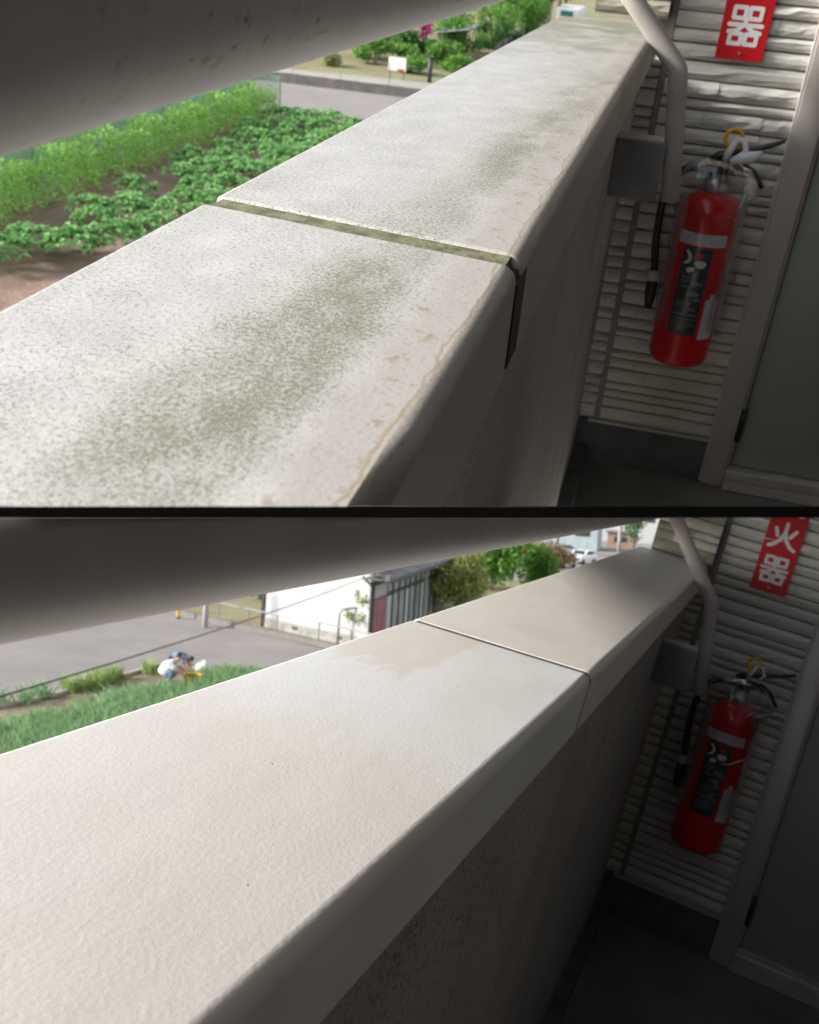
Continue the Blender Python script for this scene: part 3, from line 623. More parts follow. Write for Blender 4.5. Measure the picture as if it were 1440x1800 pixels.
# low block wall with joints along the lane
t = thing('low_wall', 'low dark concrete block wall along the far side of the lane', 'wall', 'A', (-26, 36.8, GA))
for k in range(50):
    part('block', MB().box((k * .4 + .004, 0, 0), (k * .4 + .396, .13, .34 + .004 * (k % 3))), M_CONCD, t)
part('mortar', MB().box((0, .008, 0), (20, .122, .325)), M_CONC, t)
t = thing('wire_fence', 'thin wire fence standing on the low block wall', 'fence', 'A', (-18, 36.9, GA + .34))
for k in range(7): part('post', MB().tube([(k * 1.9, 0, 0), (k * 1.9, 0, .75)], .014, 6), M_STEEL, t)
wr = MB()
for z in (.2, .4, .6, .74): wr.tube([(0, 0, z), (11.4, 0, z)], .003, 4)
part('wire', wr, M_STEEL, t)
t = thing('notice_board', 'small white board with a red lower corner on a stake by the path', 'sign', 'A', (-11.2, 40.9, GA))
part('board', MB().box((-.38, -.015, .33), (.36, .015, .84)), mat('white_board', (.80, .80, .84), (.82, .82, .86), .5), t)
part('red_strip', MB().box((.02, -.018, .33), (.30, -.0155, .41)), mat('red_print', (.65, .07, .05), None, .5), t)
for x in (-.3, .28): part('stake', MB().box((x - .015, .016, 0), (x + .015, .045, .8)), M_BARK, t)
def bollard(x, y, h, lab):
    t = thing('bollard', lab, 'post', 'A', (x, y, GA)); part('shaft', MB().tube([(0, 0, 0), (0, 0, h - .06)], .09, 14), mat('black_post_paint', (.03, .035, .05), (.04, .045, .06), .5), t, True)
    part('cap', MB().tube([(0, 0, h - .06), (0, 0, h - .03), (0, 0, h)], [.12, .12, .07], 14), mat('black_post_paint', (.03, .035, .05)), t, True)
bollard(-9.87, 41.1, .98, 'dark round post nearest the white notice board'); bollard(-10.5, 48.5, .9, 'dark post with a pale tag under the glass-roofed frame')
def shrub(fr, x, y, gz, r, h, m, lab, seed, n=700, size=.16, name='shrub', cat='shrub', group=None, trunk=.25):
    t = thing(name, lab, cat, fr, (x, y, gz), 0, group)
    r *= 1.18; n = int(n * 1.6)
    part('crown', leaf_cloud(n, (r, r, h * .5), size, seed, off=(0, 0, h * .54), clump=max(5, int(n / 160))), m, t)
    st = MB(); rnd = random.Random(seed)
    for k in range(5): a = rnd.uniform(0, 6.3); st.tube([(0, 0, 0), (r * .2 * math.cos(a), r * .2 * math.sin(a), h * .35), (r * .5 * math.cos(a), r * .5 * math.sin(a), h * .7)], [h * .022, h * .016, h * .006], 6)
    part('stem', st, M_BARK, t); return t
for i, a in enumerate(((-13.2, 44.4, .9, 1.1, LM_G, 'bright green bush behind the white notice board'), (-12.0, 45.6, .7, .9, LM_G, 'low green bush right of the notice board'), (-14.6, 42.6, .5, .5, LM_YG, 'small yellow-green tuft in the ochre yard'),
                       (-10.5, 46.8, .9, 1.0, LM_G, 'green bush beside the dark posts'), (-10.6, 50.0, 1.1, 2.0, LM_G, 'tall green bush below the glass-roofed frame'), (-11.6, 52.5, 1.1, 2.1, LM_DG, 'dark bush behind the magenta azalea'),
                       (-9.3, 53.5, 1.0, 1.6, LM_DG, 'dark green bush right of the glass-roofed frame'))):
    shrub('A', a[0], a[1], GA, a[2], a[3], a[4], a[5], 40 + i, 900, .17)
for i, a in enumerate(((-11.2, 43.2, .7, .7, LM_G, 'low green bush in front of the nearest dark post'), (-13.8, 46.6, 1.3, 1.5, LM_G, 'wide bright bush left of the magenta azalea'), (-12.6, 48.6, 1.0, 1.2, LM_DG, 'dark low bush below the magenta azalea'),
                       (-9.6, 45.2, .8, .8, LM_G, 'green bush touching the coping edge right of the dark posts'), (-9.9, 55.5, 1.3, 2.4, LM_G, 'bright leafy bush behind the glass-roofed frame'), (-14.8, 50.0, 1.4, 2.0, LM_YG, 'yellow-green bush at the back of the ochre yard'),
                       (-8.9, 60.0, 1.2, 2.6, LM_G, 'tall bright bush behind the slatted fence'), (-9.4, 63.5, 1.2, 2.9, LM_DG, 'dark bush behind the slatted fence'))):
    shrub('A', a[0], a[1], GA, a[2], a[3], a[4], a[5], 240 + i, 1300, .17)
shrub('A', -12.55, 51.0, GA, .5, 1.9, LM_PINK, 'magenta azalea in bloom beneath the glass-roofed frame', 61, 380, .13, 'azalea', 'azalea')
def tree(fr, x, y, gz, r, h, m, lab, seed, n=1600, size=.3, group=None, low=.35):
    t = thing('tree', lab, 'tree', fr, (x, y, gz), 0, group); rnd = random.Random(seed)
    tr = MB().tube([(0, 0, 0), (.03 * h, .02 * h, h * .4), (0, 0, h * .8)], [h * .035, h * .025, h * .01], 8)
    for k in range(6): a = rnd.uniform(0, 6.3); z0 = rnd.uniform(.25, .6) * h; tr.tube([(0, 0, z0), (r * .4 * math.cos(a), r * .4 * math.sin(a), z0 + .12 * h), (r * .8 * math.cos(a), r * .8 * math.sin(a), z0 + .22 * h)], [h * .015, h * .01, h * .004], 6)
    part('trunk', tr, M_BARK, t)
    part('crown', leaf_cloud(n, (r, r, h * (1 - low) * .5), size, seed, off=(0, 0, h * (1 + low) * .5), clump=int(8 + n / 200)), m, t); return t
for i, a in enumerate(((-8.7, 74, 1.5, 3.6, LM_G, 'bright tree between the gate pillar and the fence'), (-12.8, 66, 1.9, 4.0, LM_DG, 'broad dark tree behind the rounded bright one'), (-14.2, 56.5, 1.8, 2.8, LM_YG, 'yellow-green tree left of the magenta azalea'), (-10.2, 58, 1.6, 3.4, LM_G, 'rounded bright green tree behind the glass-roofed frame'), (-9.8, 66, 1.5, 3.6, LM_DG, 'dark conifer behind the slatted grey fence'), (-11.4, 70, 1.6, 3.8, LM_G, 'light green tree over the far end of the grey fence'),
                       (-13.5, 60, 1.8, 3.6, LM_G, 'leafy tree behind the magenta azalea'), (-16.5, 54, 1.8, 3.4, LM_DG, 'dark tree left of the glass-roofed frame'), (-9.6, 78, 1.6, 4.2, LM_BR, 'reddish tree above the grey fence'))):
    tree('A', a[0], a[1], GA, a[2], a[3], a[4], a[5], 80 + i, 1500, .24)
t = thing('glass_roofed_frame', 'light metal frame with a sloping glass roof over the bushes', 'pergola', 'A', (-10.7, 50.4, GA))
rp = part('roof_panel', MB().box((-1.0, -1.3, 1.22), (.95, 1.3, 1.25), Matrix.Rotation(R(-10), 4, 'Y')), mat('pale_glass_roof', (.33, .39, .42), (.38, .44, .47), .25), t)
for k in range(4): part('roof_bar', MB().box((-1.0 + k * .63, -1.32, 1.252), (-.95 + k * .63, 1.32, 1.28), Matrix.Rotation(R(-10), 4, 'Y')), M_STEEL, t)
for x, y, dx in ((-.55, -.5, -.25), (-.3, .5, .1), (.5, -.5, .25), (.62, .5, .15)): part('pole', MB().tube([(x + dx, y, 0), (x, y, 1.24 + x * .17)], .03, 8), M_STEEL, t)
t = thing('slatted_fence', 'dark grey horizontal slat fence running beside the far bushes', 'fence', 'A', (-8.5, 47.8, GA), math.atan2(.55, 17.5))
for j in range(6): part('slat', MB().box((-.02, 0, .06 + j * .145), (.02, 17.6, .19 + j * .145)), mat('charcoal_slat', (.055, .06, .07), (.075, .08, .09), .5), t)
for k in range(9): part('post', MB().box((.021, k * 2.18, 0), (.08, k * 2.18 + .06, .96)), mat('charcoal_slat', (.055, .06, .07)), t)
t = thing('gate_pillar', 'grey concrete pillar at the far end of the slatted fence', 'pillar', 'A', (-9.5, 70.5, GA))
part('shaft', MB().box((-.75, -.3, 0), (.45, .3, 1.9)), M_CONC, t); part('cap', MB().box((-.8, -.35, 1.9), (.5, .35, 1.98)), M_CONC, t)
t = thing('parked_van', 'white van with teal windows beyond the far end of the mildewed coping', 'van', 'A', (-7.9, 71.5, GA))
b = part('body', MB().box((-.75, -1.6, .25), (.85, 1.6, 1.35)), mat('white_vehicle_paint', (.80, .81, .82), (.78, .79, .8), .3), t); bevel(b, .12, 3)
part('windscreen', MB().box((-.45, -1.615, .85), (.35, -1.598, 1.15)), mat('teal_glass', (.06, .22, .24), None, .15), t)
for x in (-.6, .65):
    for y in (-1.0, 1.0): w = part('wheel', MB().tube([(x - .09, y, .28), (x + .09, y, .28)], .28, 16), M_BLACK, t, True)

# ------------------------------------------------------------------ lower view: field, lane, house, trees
def sheet(name, pts, z, m): mb = MB(); mb.v = [(x, y, z) for x, y in pts]; mb.f = [tuple(range(len(pts)))]; return struct(name, mb, m, 'O')
sheet('ground', [(-320, -60), (60, -60), (60, 420), (-320, 420)], -.008, M_FIELD)
sheet('garden_soil', [(-20.8, 8), (-8, 8), (-8, 30.9), (-16.9, 31.0), (-17.15, 24)], 0, M_SOIL)
sheet('road', [(-60, 5), (-21.4, 5), (-18.7, 17), (-17.15, 24), (-16.9, 31.2), (-4, 31.0), (-4, 33.3), (-11.9, 36.0), (-18.4, 39.4), (-30, 45.6), (-60, 60)], -.004, M_ASPH)
sheet('yard', [(-18.5, 39.7), (-8, 34.4), (10, 40), (10, 75), (-60, 75), (-60, 61)], -.004, M_OCHRE)
sheet('far_lane', [(-14, 76), (10, 76), (10, 170), (-14, 170)], -.004, M_ASPH)
kb = thing('garden_kerb', 'pale concrete kerb between the road and the vegetable bed', 'kerb', 'O')
for p0, p1, nk in ((Vector((-18.7, 17, 0)), Vector((-17.15, 24, 0)), 12), (Vector((-17.15, 24, 0)), Vector((-16.9, 30.6, 0)), 11)):
    dd = (p1 - p0); ang = math.atan2(dd.y, dd.x)
    for k in range(nk): part('kerb_stone', MB().box((.004, -.08, -.02), (dd.length / nk - .004, .08, .10)), mat('pale_kerb', (.40, .37, .30), (.46, .43, .35), .9, 3), kb, loc=p0 + dd * (k / nk), rz=ang)
# onion rows (mass of upright blades) and pale seedlings
mb = MB(); rnd = random.Random(21)
for k in range(8500):
    v = rnd.random(); y = 17 + v * 13.6; edge = -16.0 + (y - 21) * .13 + .15 * math.sin(y * 1.7); x = edge + 4.2 * rnd.random(); x = edge + round((x - edge) / .5) * .5 + rnd.gauss(0, .085)
    if abs(x + 14.9) < .55 and abs(y - 28.1) < .75: continue
    h = rnd.uniform(.25, .48); dx, dy = rnd.gauss(0, .12), rnd.gauss(0, .12); w = rnd.uniform(.010, .022); a = rnd.uniform(0, PI); i = len(mb.v)
    mb.v += [(x - w * math.cos(a), y - w * math.sin(a), 0), (x + w * math.cos(a), y + w * math.sin(a), 0), (x + dx, y + dy, h)]; mb.f.append((i, i + 1, i + 2))
    mb.v += [(x, y, h * .2), (x + .03, y + w, h * .25), (x + dx * 2.5, y + dy * 2.5, h * .75)]; mb.f.append((i + 3, i + 4, i + 5))
solo('onion_rows', mb, LM_ONI, 'dense rows of green onion tops along the lower vegetable bed', 'onion plants', 'O', kind='stuff')
for i, (x, y, n, r) in enumerate(((-16.9, 26.6, 150, .34), (-16.75, 25.8, 150, .36), (-16.95, 27.3, 90, .28), (-17.3, 24.0, 70, .3), (-17.2, 23.2, 50, .3), (-16.5, 28.7, 70, .24), (-17.7, 22.6, 60, .3), (-17.0, 25.1, 110, .3))):
    mb = MB(); rnd = random.Random(i)
    for k in range(n):
        a = rnd.uniform(0, 6.3); q = rnd.random() * r; h = rnd.uniform(.3, .6); px, py = q * math.cos(a), q * math.sin(a); dx, dy = rnd.gauss(0, .1), rnd.gauss(0, .1); j = len(mb.v)
        mb.v += [(px - .02, py, 0), (px + .02, py + .01, 0), (px + dx + .015, py + dy, h * .6), (px + dx * 2, py + dy * 2, h)]; mb.f.append((j, j + 1, j + 2, j + 3))
    solo('vegetable_tuft', mb, LM_SEED if i < 3 or i == 5 or i == 7 else LM_ONI, ['wide pale leafy tuft, middle of the pale clump by the kerb', 'pale leafy tuft at the left end of the pale clump by the kerb', 'pale leafy tuft at the right end of the pale clump by the kerb', 'bluish green tuft nearest the pale clump of leaves', 'small bluish tuft between two other bluish ones', 'lone pale tuft left of the crouching person', 'leftmost bluish tuft by the kerb', 'small pale tuft just below the wide pale one'][i], 'plant', 'O', (x, y, 0), group='pale tufts beside the onion rows' if i < 3 or i == 5 or i == 7 else 'bluish tufts beside the kerb')
# road-side wall of the yard
t = thing('yard_kerb_wall', 'low dark concrete wall between the road and the white house', 'wall', 'O')
wp = [Vector(p) for p in ((-30, 45.4, 0), (-24.0, 42.6, 0), (-20.7, 40.7, 0), (-18.4, 39.5, 0), (-13.85, 37.4, 0), (-11.9, 36.1, 0), (-6, 32.6, 0))]
for a, b_ in zip(wp, wp[1:]):
    d = b_ - a; nseg = max(1, round(d.length / .8)); ang = math.atan2(d.y, d.x)
    for k in range(nseg): part('wall_block', MB().box((.004, -.09, -.02), (d.length / nseg - .004, .09, .24)), M_CONCD, t, loc=a + d * (k / nseg), rz=ang)
t = thing('yellow_marker', 'short yellow marker stake leaning at the road edge', 'marker post', 'O', (-22.1, 40.6, 0))
part('stake', MB().tube([(0, 0, 0), (.07, 0, 1.2)], .07, 10), mat('yellow_marker_paint', (.70, .36, .01), None, .5), t); part('foot', MB().tube([(0, 0, 0), (0, 0, .08)], .13, 10), M_CONCD, t)
t = thing('concrete_post', 'pale concrete post at the road edge beside the yellow marker', 'post', 'O', (-19.85, 39.0, 0))
part('shaft', MB().tube([(0, 0, 0), (0, 0, 3.0)], .12, 14), mat('pale_concrete', (.42, .42, .40), (.47, .47, .45), .8), t, True); part('band', MB().tube([(0, 0, .9), (0, 0, .96)], .125, 14), M_STEEL, t)
t = thing('pipe_railing', 'thin grey pipe railing on the low wall before the white house', 'railing', 'O')
rp_ = [Vector(p) for p in ((-20.0, 40.6, .2), (-18.0, 39.5, .2), (-16.25, 38.6, .2), (-13.97, 37.65, .2), (-12.2, 36.6, .2), (-9, 34.7, .2))]
for p in rp_: part('post', MB().tube([p, p + Vector((0, 0, .72))], .035, 8), mat('grey_pipe', (.20, .21, .21), (.25, .26, .26), .4), t)
part('top_rail', MB().tube([p + Vector((0, 0, .72)) for p in rp_], .03, 8), mat('grey_pipe', (.20, .21, .21)), t)
t = thing('pipe_hoop', 'grey bent pipe hoop standing left of the sapling', 'hoop', 'O')
part('pipe', MB().tube([(-13.15, 37.75, 0), (-13.15, 37.75, 1.35), (-13.0, 37.8, 1.55), (-12.6, 37.95, 1.62), (-11.7, 38.3, 1.6)], .05, 8), mat('grey_pipe', (.20, .21, .21)), t, True)
# house
hs_ = thing('white_house', 'white walled house with dark tiled roof and tall sliding windows across the road', 'house', 'O')
cr, cl = Vector((-11.75, 37.6, 0)), Vector((-17.9, 40.9, 0)); fe = Vector((-12.75, 54.5, 0)); be = Vector((-19.5, 57, 0))
M_HW = mat('white_plaster', (.37, .38, .39), (.40, .41, .42), .8, 1.2, 3); M_DW = mat('dark_timber', (.045, .04, .038), (.07, .06, .055), .7, 5); M_TILE = mat('slate_roof_tile', (.13, .13, .15), (.19, .19, .215), .6, 2)
def wallbox(a, b, z0, z1, th, off=0):
    d = (b - a); n = Vector((-d.y, d.x, 0)).normalized(); mb = MB(); q = [a - n * off, b - n * off, b + n * th, a + n * th]
    i = 0; mb.v = [p + Vector((0, 0, z0)) for p in q] + [p + Vector((0, 0, z1)) for p in q]; mb.f = [(0, 3, 2, 1), (4, 5, 6, 7), (0, 1, 5, 4), (1, 2, 6, 5), (2, 3, 7, 6), (3, 0, 4, 7)]; return mb
part('end_wall', wallbox(cl, cr, .42, 3.6, .15), M_HW, hs_); part('foundation', wallbox(cl, cr, -.02, .42, .15, .02), M_CONC, hs_)
part('back_wall', wallbox(be, cl, -.02, 3.3, .15), M_HW, hs_); part('far_wall', wallbox(fe, be, -.02, 3.3, .15), M_HW, hs_)
for u in (.3, .72):
    a = cl.lerp(cr, u); b_ = cl.lerp(cr, u + .055); part('foundation_vent', wallbox(a, b_, .17, .30, .01, .03), M_DW, hs_)
part('corner_post', MB().box((cr.x - .06, cr.y - .05, -.02), (cr.x + .10, cr.y + .12, 2.9)), M_DW, hs_)
part('corner_post', MB().box((cl.x - .09, cl.y - .10, -.02), (cl.x + .04, cl.y + .04, 3.0)), M_DW, hs_)
part('downpipe', MB().tube([(cr.x - .35, cr.y - .25, 3.0), (cr.x - .05, cr.y - .14, 2.72), (cr.x + .02, cr.y - .12, 2.6), (cr.x + .02, cr.y - .12, .1)], .045, 8), M_DW, hs_)
fd = (fe - cr); fl = fd.length; fx = fd.normalized(); fn = Vector((fx.y, -fx.x, 0))       # facade runs along fx, faces fn
FM = Matrix(((fx.x, fn.x, 0, cr.x), (fx.y, fn.y, 0, cr.y), (0, 0, 1, 0), (0, 0, 0, 1)))
def fb(name, m, u0, u1, z0, z1, d0, d1, par=hs_, lab=None): return part(name, MB().box((u0, d0, z0), (u1, d1, z1), FM), m, par, label=lab)
M_RP = mat('red_brown_board', (.27, .09, .10), (.33, .12, .13), .7, 2); M_CURT = mat('pale_curtain_glass', (.30, .34, .33), (.40, .43, .42), .25, 1.5)
for k in range(3): fb('shutter_board', M_RP, .12 + k * .85, .94 + k * .85, -.02, 2.0, -.05, .05)
fb('plaster_panel', M_HW, .15, 2.6, 2.06, 2.62, -.04, .03)
fb('head_beam', M_DW, .1, 14.6, 1.99, 2.06, -.05, .06); fb('head_beam', M_DW, .1, 17.2, 2.62, 2.80, -.05, .08)
u = 2.75
for k in range(9):
    w_ = .95 if k in (0, 3) else 1.25
    fr_ = fb('window_frame', mat('window_aluminium', (.10, .105, .10), (.13, .135, .13), .4), u, u + w_, .05, 1.98, -.03, .0)
    fb('window_pane', M_CURT if k % 3 else mat('bright_curtain', (.48, .55, .55), (.55, .62, .62), .3), u + .09, u + w_ - .09, .12, 1.92, .001, .02, fr_)
    fb('transom_pane', mat('grey_transom', (.28, .30, .30), (.38, .40, .40), .25), u + .08, u + w_ - .08, 2.12, 2.56, -.01, .02)
    fb('mullion', M_DW, u + w_, u + w_ + .06, -.02, 2.62, -.03, .07)
    u += w_ + .07
fb('veranda_post', M_CONC, 9.1, 9.3, 0, 2.75, .35, .5); fb('transom_backing', M_DW, 2.7, u, 2.06, 2.62, -.06, -.02)
for k in range(3): fb('shutter_board', mat('dark_plum_board', (.09, .055, .065), (.12, .07, .08), .7), u + k * 1.1, u + k * 1.1 + 1.05, -.02, 2.4, -.05, .04)
fb('eave_board', mat('pale_fascia', (.38, .36, .33), (.42, .40, .37), .7), -.4, 17.6, 2.82, 2.95, .62, .66)
rf = fb('roof', M_TILE, -1.0, 17.9, 2.96, 3.02, -.1, .85)
# pitched roof with tile courses
rb_ = MB(); ridge = Vector((-3.2, 0, 0))
pitch = R(24)
for c_ in range(14):
    for_u = 0
    d0 = .95 - c_ * .38; z0 = 2.98 + c_ * .38 * math.tan(pitch)
    rb_.box((-1.05, d0 - .42, z0), (17.95, d0, z0 + .05), FM)
part('tile_course', rb_, M_TILE, rf)
tl = MB()
for c_ in range(14):
    d0 = .95 - c_ * .38; z0 = 3.03 + c_ * .38 * math.tan(pitch)
    for k in range(63): tl.tube([FM @ Vector((-1.0 + k * .3, d0 + .01, z0)), FM @ Vector((-1.0 + k * .3, d0 - .41, z0 + .17))], .045, 5)
o = part('roll_tile', tl, M_TILE, rf); o['kind'] = 'stuff'
part('gable_fill', wallbox(cl + Vector((.1, .1, 0)), cr + Vector((-.1, .1, 0)), 3.5, 3.55, .1), M_HW, hs_)
part('ridge_end', MB().box((-1.1, .78, 2.98), (-.8, .98, 3.22), FM), M_TILE, rf); part('eave_gutter', MB().tube([FM @ Vector((-1.0, 1.0, 2.93)), FM @ Vector((17.9, 1.0, 2.93))], .06, 8), M_DW, rf)
# overhead wire to the eave
wa, wb = Vector((-9.0, 10.6, 3.35)), Vector((-12.35, 38.0, 2.85)); wpts = []
for k in range(25): u = k / 24; p = wa.lerp(wb, u); p.z -= .25 * 4 * u * (1 - u) * .5; wpts.append(p)
solo('overhead_wire', MB().tube(wpts, .016, 6), M_BLACK, 'thin overhead wire running from the left to the white house eave', 'wire', 'O')
# sapling by the house
t = thing('sapling', 'thin sapling with sparse yellow-green leaves before the red-brown boards', 'sapling', 'O', (-12.35, 38.0, 0))
rnd = random.Random(4); tr = MB().tube([(0, 0, 0), (.05, 0, .9), (-.1, 0, 1.6), (-.1, .05, 2.3)], [.05, .04, .025, .01], 6); lf = MB()
for k in range(9):
    a = rnd.uniform(0, 6.3); z0 = rnd.uniform(.5, 1.7); e = Vector((.5 * math.cos(a), .35 * math.sin(a), z0 + .5)); tr.tube([(0, 0, z0), e * .6 + Vector((0, 0, z0 * .4)), e], [.02, .014, .006], 5)
    leaf_cloud(38, (.17, .14, .24), .15, 200 + k, mb=lf, off=e)
leaf_cloud(60, (.16, .14, .35), .15, 333, mb=lf, off=(-.1, 0, 2.2)); part('trunk', tr, M_BARK, t); part('leaves', lf, LM_YG, t)
for i, a in enumerate(((-19.5, 47.5, .9, .5, LM_G, 'low bright green patch in the ochre yard by the road'), (-22.0, 50.0, 1.1, .6, LM_DG, 'low darker green patch at the back of the ochre yard'))):
    shrub('O', a[0], a[1], 0, a[2], a[3], a[4], a[5], 140 + i, 500, .2)
tree('O', -11.3, 52.0, 0, 2.0, 4.3, LM_YG, 'pale yellow-green feathery tree beside the house end', 150, 5200, .24, low=.0)
tree('O', -12.2, 67.0, 0, 3.1, 5.2, LM_G, 'full mid-green tree between the house and the bronze bush', 151, 8000, .3, low=.0)
tree('O', -9.6, 70.5, 0, 1.7, 3.6, LM_G, 'rounder green tree just left of the bronze bush', 152, 3500, .3, low=.0)
shrub('O', -10.0, 84, 0, 2.4, 3.0, LM_BR, 'bronze brown hedge bush in front of the parked white cars', 153, 2600, .26, 'hedge_bush', 'bush')
M_CARG = mat('car_glass', (.03, .05, .055), None, .1)
def car(x, y, rz, paint, lab, s=1.0):
    t = thing('parked_car', lab, 'car', 'O', (x, y, 0), rz, 'cars parked in the far lot')
    prof = [(-2.0, .35), (-2.05, .75), (-1.6, .95), (-.9, 1.0), (-.45, 1.42), (.9, 1.46), (1.5, 1.05), (2.0, .95), (2.05, .4)]
    def side(pr, w, off=0): 
        mb = MB(); n = len(pr); mb.v = [(px, -w, pz) for px, pz in pr] + [(px, w, pz) for px, pz in pr]; mb.f = [tuple(range(n)), tuple(range(2 * n - 1, n - 1, -1))] + [(k, n + k, n + (k + 1) % n, (k + 1) % n) for k in range(n)]; return mb
    b = part('body', side(prof, .84), paint, t); bevel(b, .05, 2)
    part('side_glass', side([(-.75, 1.02), (-.40, 1.36), (.85, 1.39), (1.3, 1.05)], .85), M_CARG, t)
    part('windscreen', MB().quad((-.90, -.68, 1.03), (-.90, .68, 1.03), (-.49, .6, 1.40), (-.49, -.6, 1.40)), M_CARG, t, loc=(-.02, 0, .02))
    for wx in (-1.3, 1.3):
        for wy in (-.78, .78): w_ = part('wheel', MB().tube([(wx, wy - .1, .31), (wx, wy + .1, .31)], .31, 16), M_BLACK, t, True)
M_CW = mat('white_car_paint', (.78, .80, .82), None, .2)
car(-10.6, 95, R(70), M_CW, 'nearest white car parked behind the bronze bush'); car(-9.3, 103, R(70), M_CW, 'white car half hidden behind the nearer white one'); car(-15.5, 108, R(10), mat('red_car_paint', (.5, .04, .05), None, .25), 'red car parked left of the white cars')
car(-12.6, 114, R(10), mat('grey_car_paint', (.25, .27, .3), None, .25), 'grey car in front of the blue-grey shed')
def building(x, y, w, d, h, m, lab, rz=0, roofm=None, nw=3):
    t = thing('far_building', lab, 'building', 'O', (x, y, 0), rz)
    part('wall', MB().box((0, 0, -.02), (w, d, h)), m, t); rf = part('roof', MB().box((-.3, -.3, h), (w + .3, d + .3, h + .3)), roofm or M_TILE, t)
    for k in range(nw): f = part('window', MB().box((w * (k + .25) / nw, -.04, h * .4), (w * (k + .75) / nw, -.005, h * .75)), M_DW, t); part('pane', MB().box((w * (k + .28) / nw, -.06, h * .42), (w * (k + .72) / nw, -.041, h * .73)), M_CARG, f)
    return t
building(-22, 132, 12, 8, 4.6, mat('blue_grey_sheet', (.27, .33, .36), (.32, .38, .41), .5, 1), 'long blue-grey shed beyond the parked cars', 0, mat('pale_sheet_roof', (.45, .5, .53), None, .5))
building(-13, 170, 14, 9, 9, M_HW, 'white two-storey building rising behind the utility pole', 0, mat('pale_roof', (.5, .5, .5), None, .6), 4)
building(-40, 150, 14, 9, 7, mat('beige_render', (.5, .46, .4), (.55, .5, .44), .8, 1), 'beige building far behind the green trees')
building(-9.6, 146, 3.8, 3, 2.2, mat('brown_brick_far', (.25, .17, .13), (.32, .22, .17), .9, 2), 'low brown shed at the foot of the utility pole', 0, None, 1)
t = thing('utility_pole', 'grey utility pole in front of the white building', 'utility pole', 'O', (-7.1, 132, 0))
part('shaft', MB().tube([(0, 0, 0), (0, 0, 9)], [.26, .18], 10), M_CONC, t, True); part('crossarm', MB().box((-1, -.06, 7.6), (1, .06, 7.75)), M_STEEL, t)
for i, a in enumerate(((-14.0, 120, 1.6, 5.5, 'slim dark tree in front of the blue-grey shed'), (-5.0, 125, 1.5, 5, 'small dark tree right of the utility pole'), (-11.0, 138, 1.2, 6.5, 'sparse tree in front of the white building'))):
    tree('O', a[0], a[1], 0, a[2], a[3], LM_DG, a[4], 170 + i, 450, .4, low=.35)
for i in range(9):
    tree('O', -75 + i * 9.5 + (i % 3), 185 + 7 * (i % 4), 0, 5, 9, LM_DG, '%s dark tree from the left along the far edge of the fields' % (['first'] + ORD[1:])[i], 190 + i, 500, 1.1, 'trees on the far horizon', low=.1)

# ------------------------------------------------------------------ people working in the bed
def skin_body(name, pts, edges, rad, m, parent, lvl=2, root=0):
    me = bpy.data.meshes.new(name); me.from_pydata([tuple(p) for p in pts], edges, []); me.materials.append(m)
    o = bpy.data.objects.new(name, me); C.objects.link(o); o.parent = parent
    md = o.modifiers.new('skin', 'SKIN'); md.use_smooth_shade = True
    for i, r in enumerate(rad): me.skin_vertices[0].data[i].radius = (r, r) if not isinstance(r, tuple) else r
    me.skin_vertices[0].data[root].use_root = True
    ss = o.modifiers.new('sub', 'SUBSURF'); ss.levels = lvl; ss.render_levels = lvl
    dg = bpy.context.evaluated_depsgraph_get(); ev = o.evaluated_get(dg); m2 = bpy.data.meshes.new_from_object(ev); o.modifiers.clear(); o.data = m2
    return o
M_SKIN = mat('skin', (.50, .32, .24), (.54, .35, .27), .6, 8); M_HAIR = mat('black_hair', (.02, .016, .014), None, .6); M_SHIRT = mat('white_shirt', (.78, .80, .84), (.74, .76, .81), .8, 6, 4, .6, 14, .02)
M_JEANS = mat('blue_jeans', (.10, .16, .25), (.15, .22, .32), .85, 8); M_BLUE = mat('slate_blue_shirt', (.12, .20, .30), (.18, .27, .38), .85, 8)
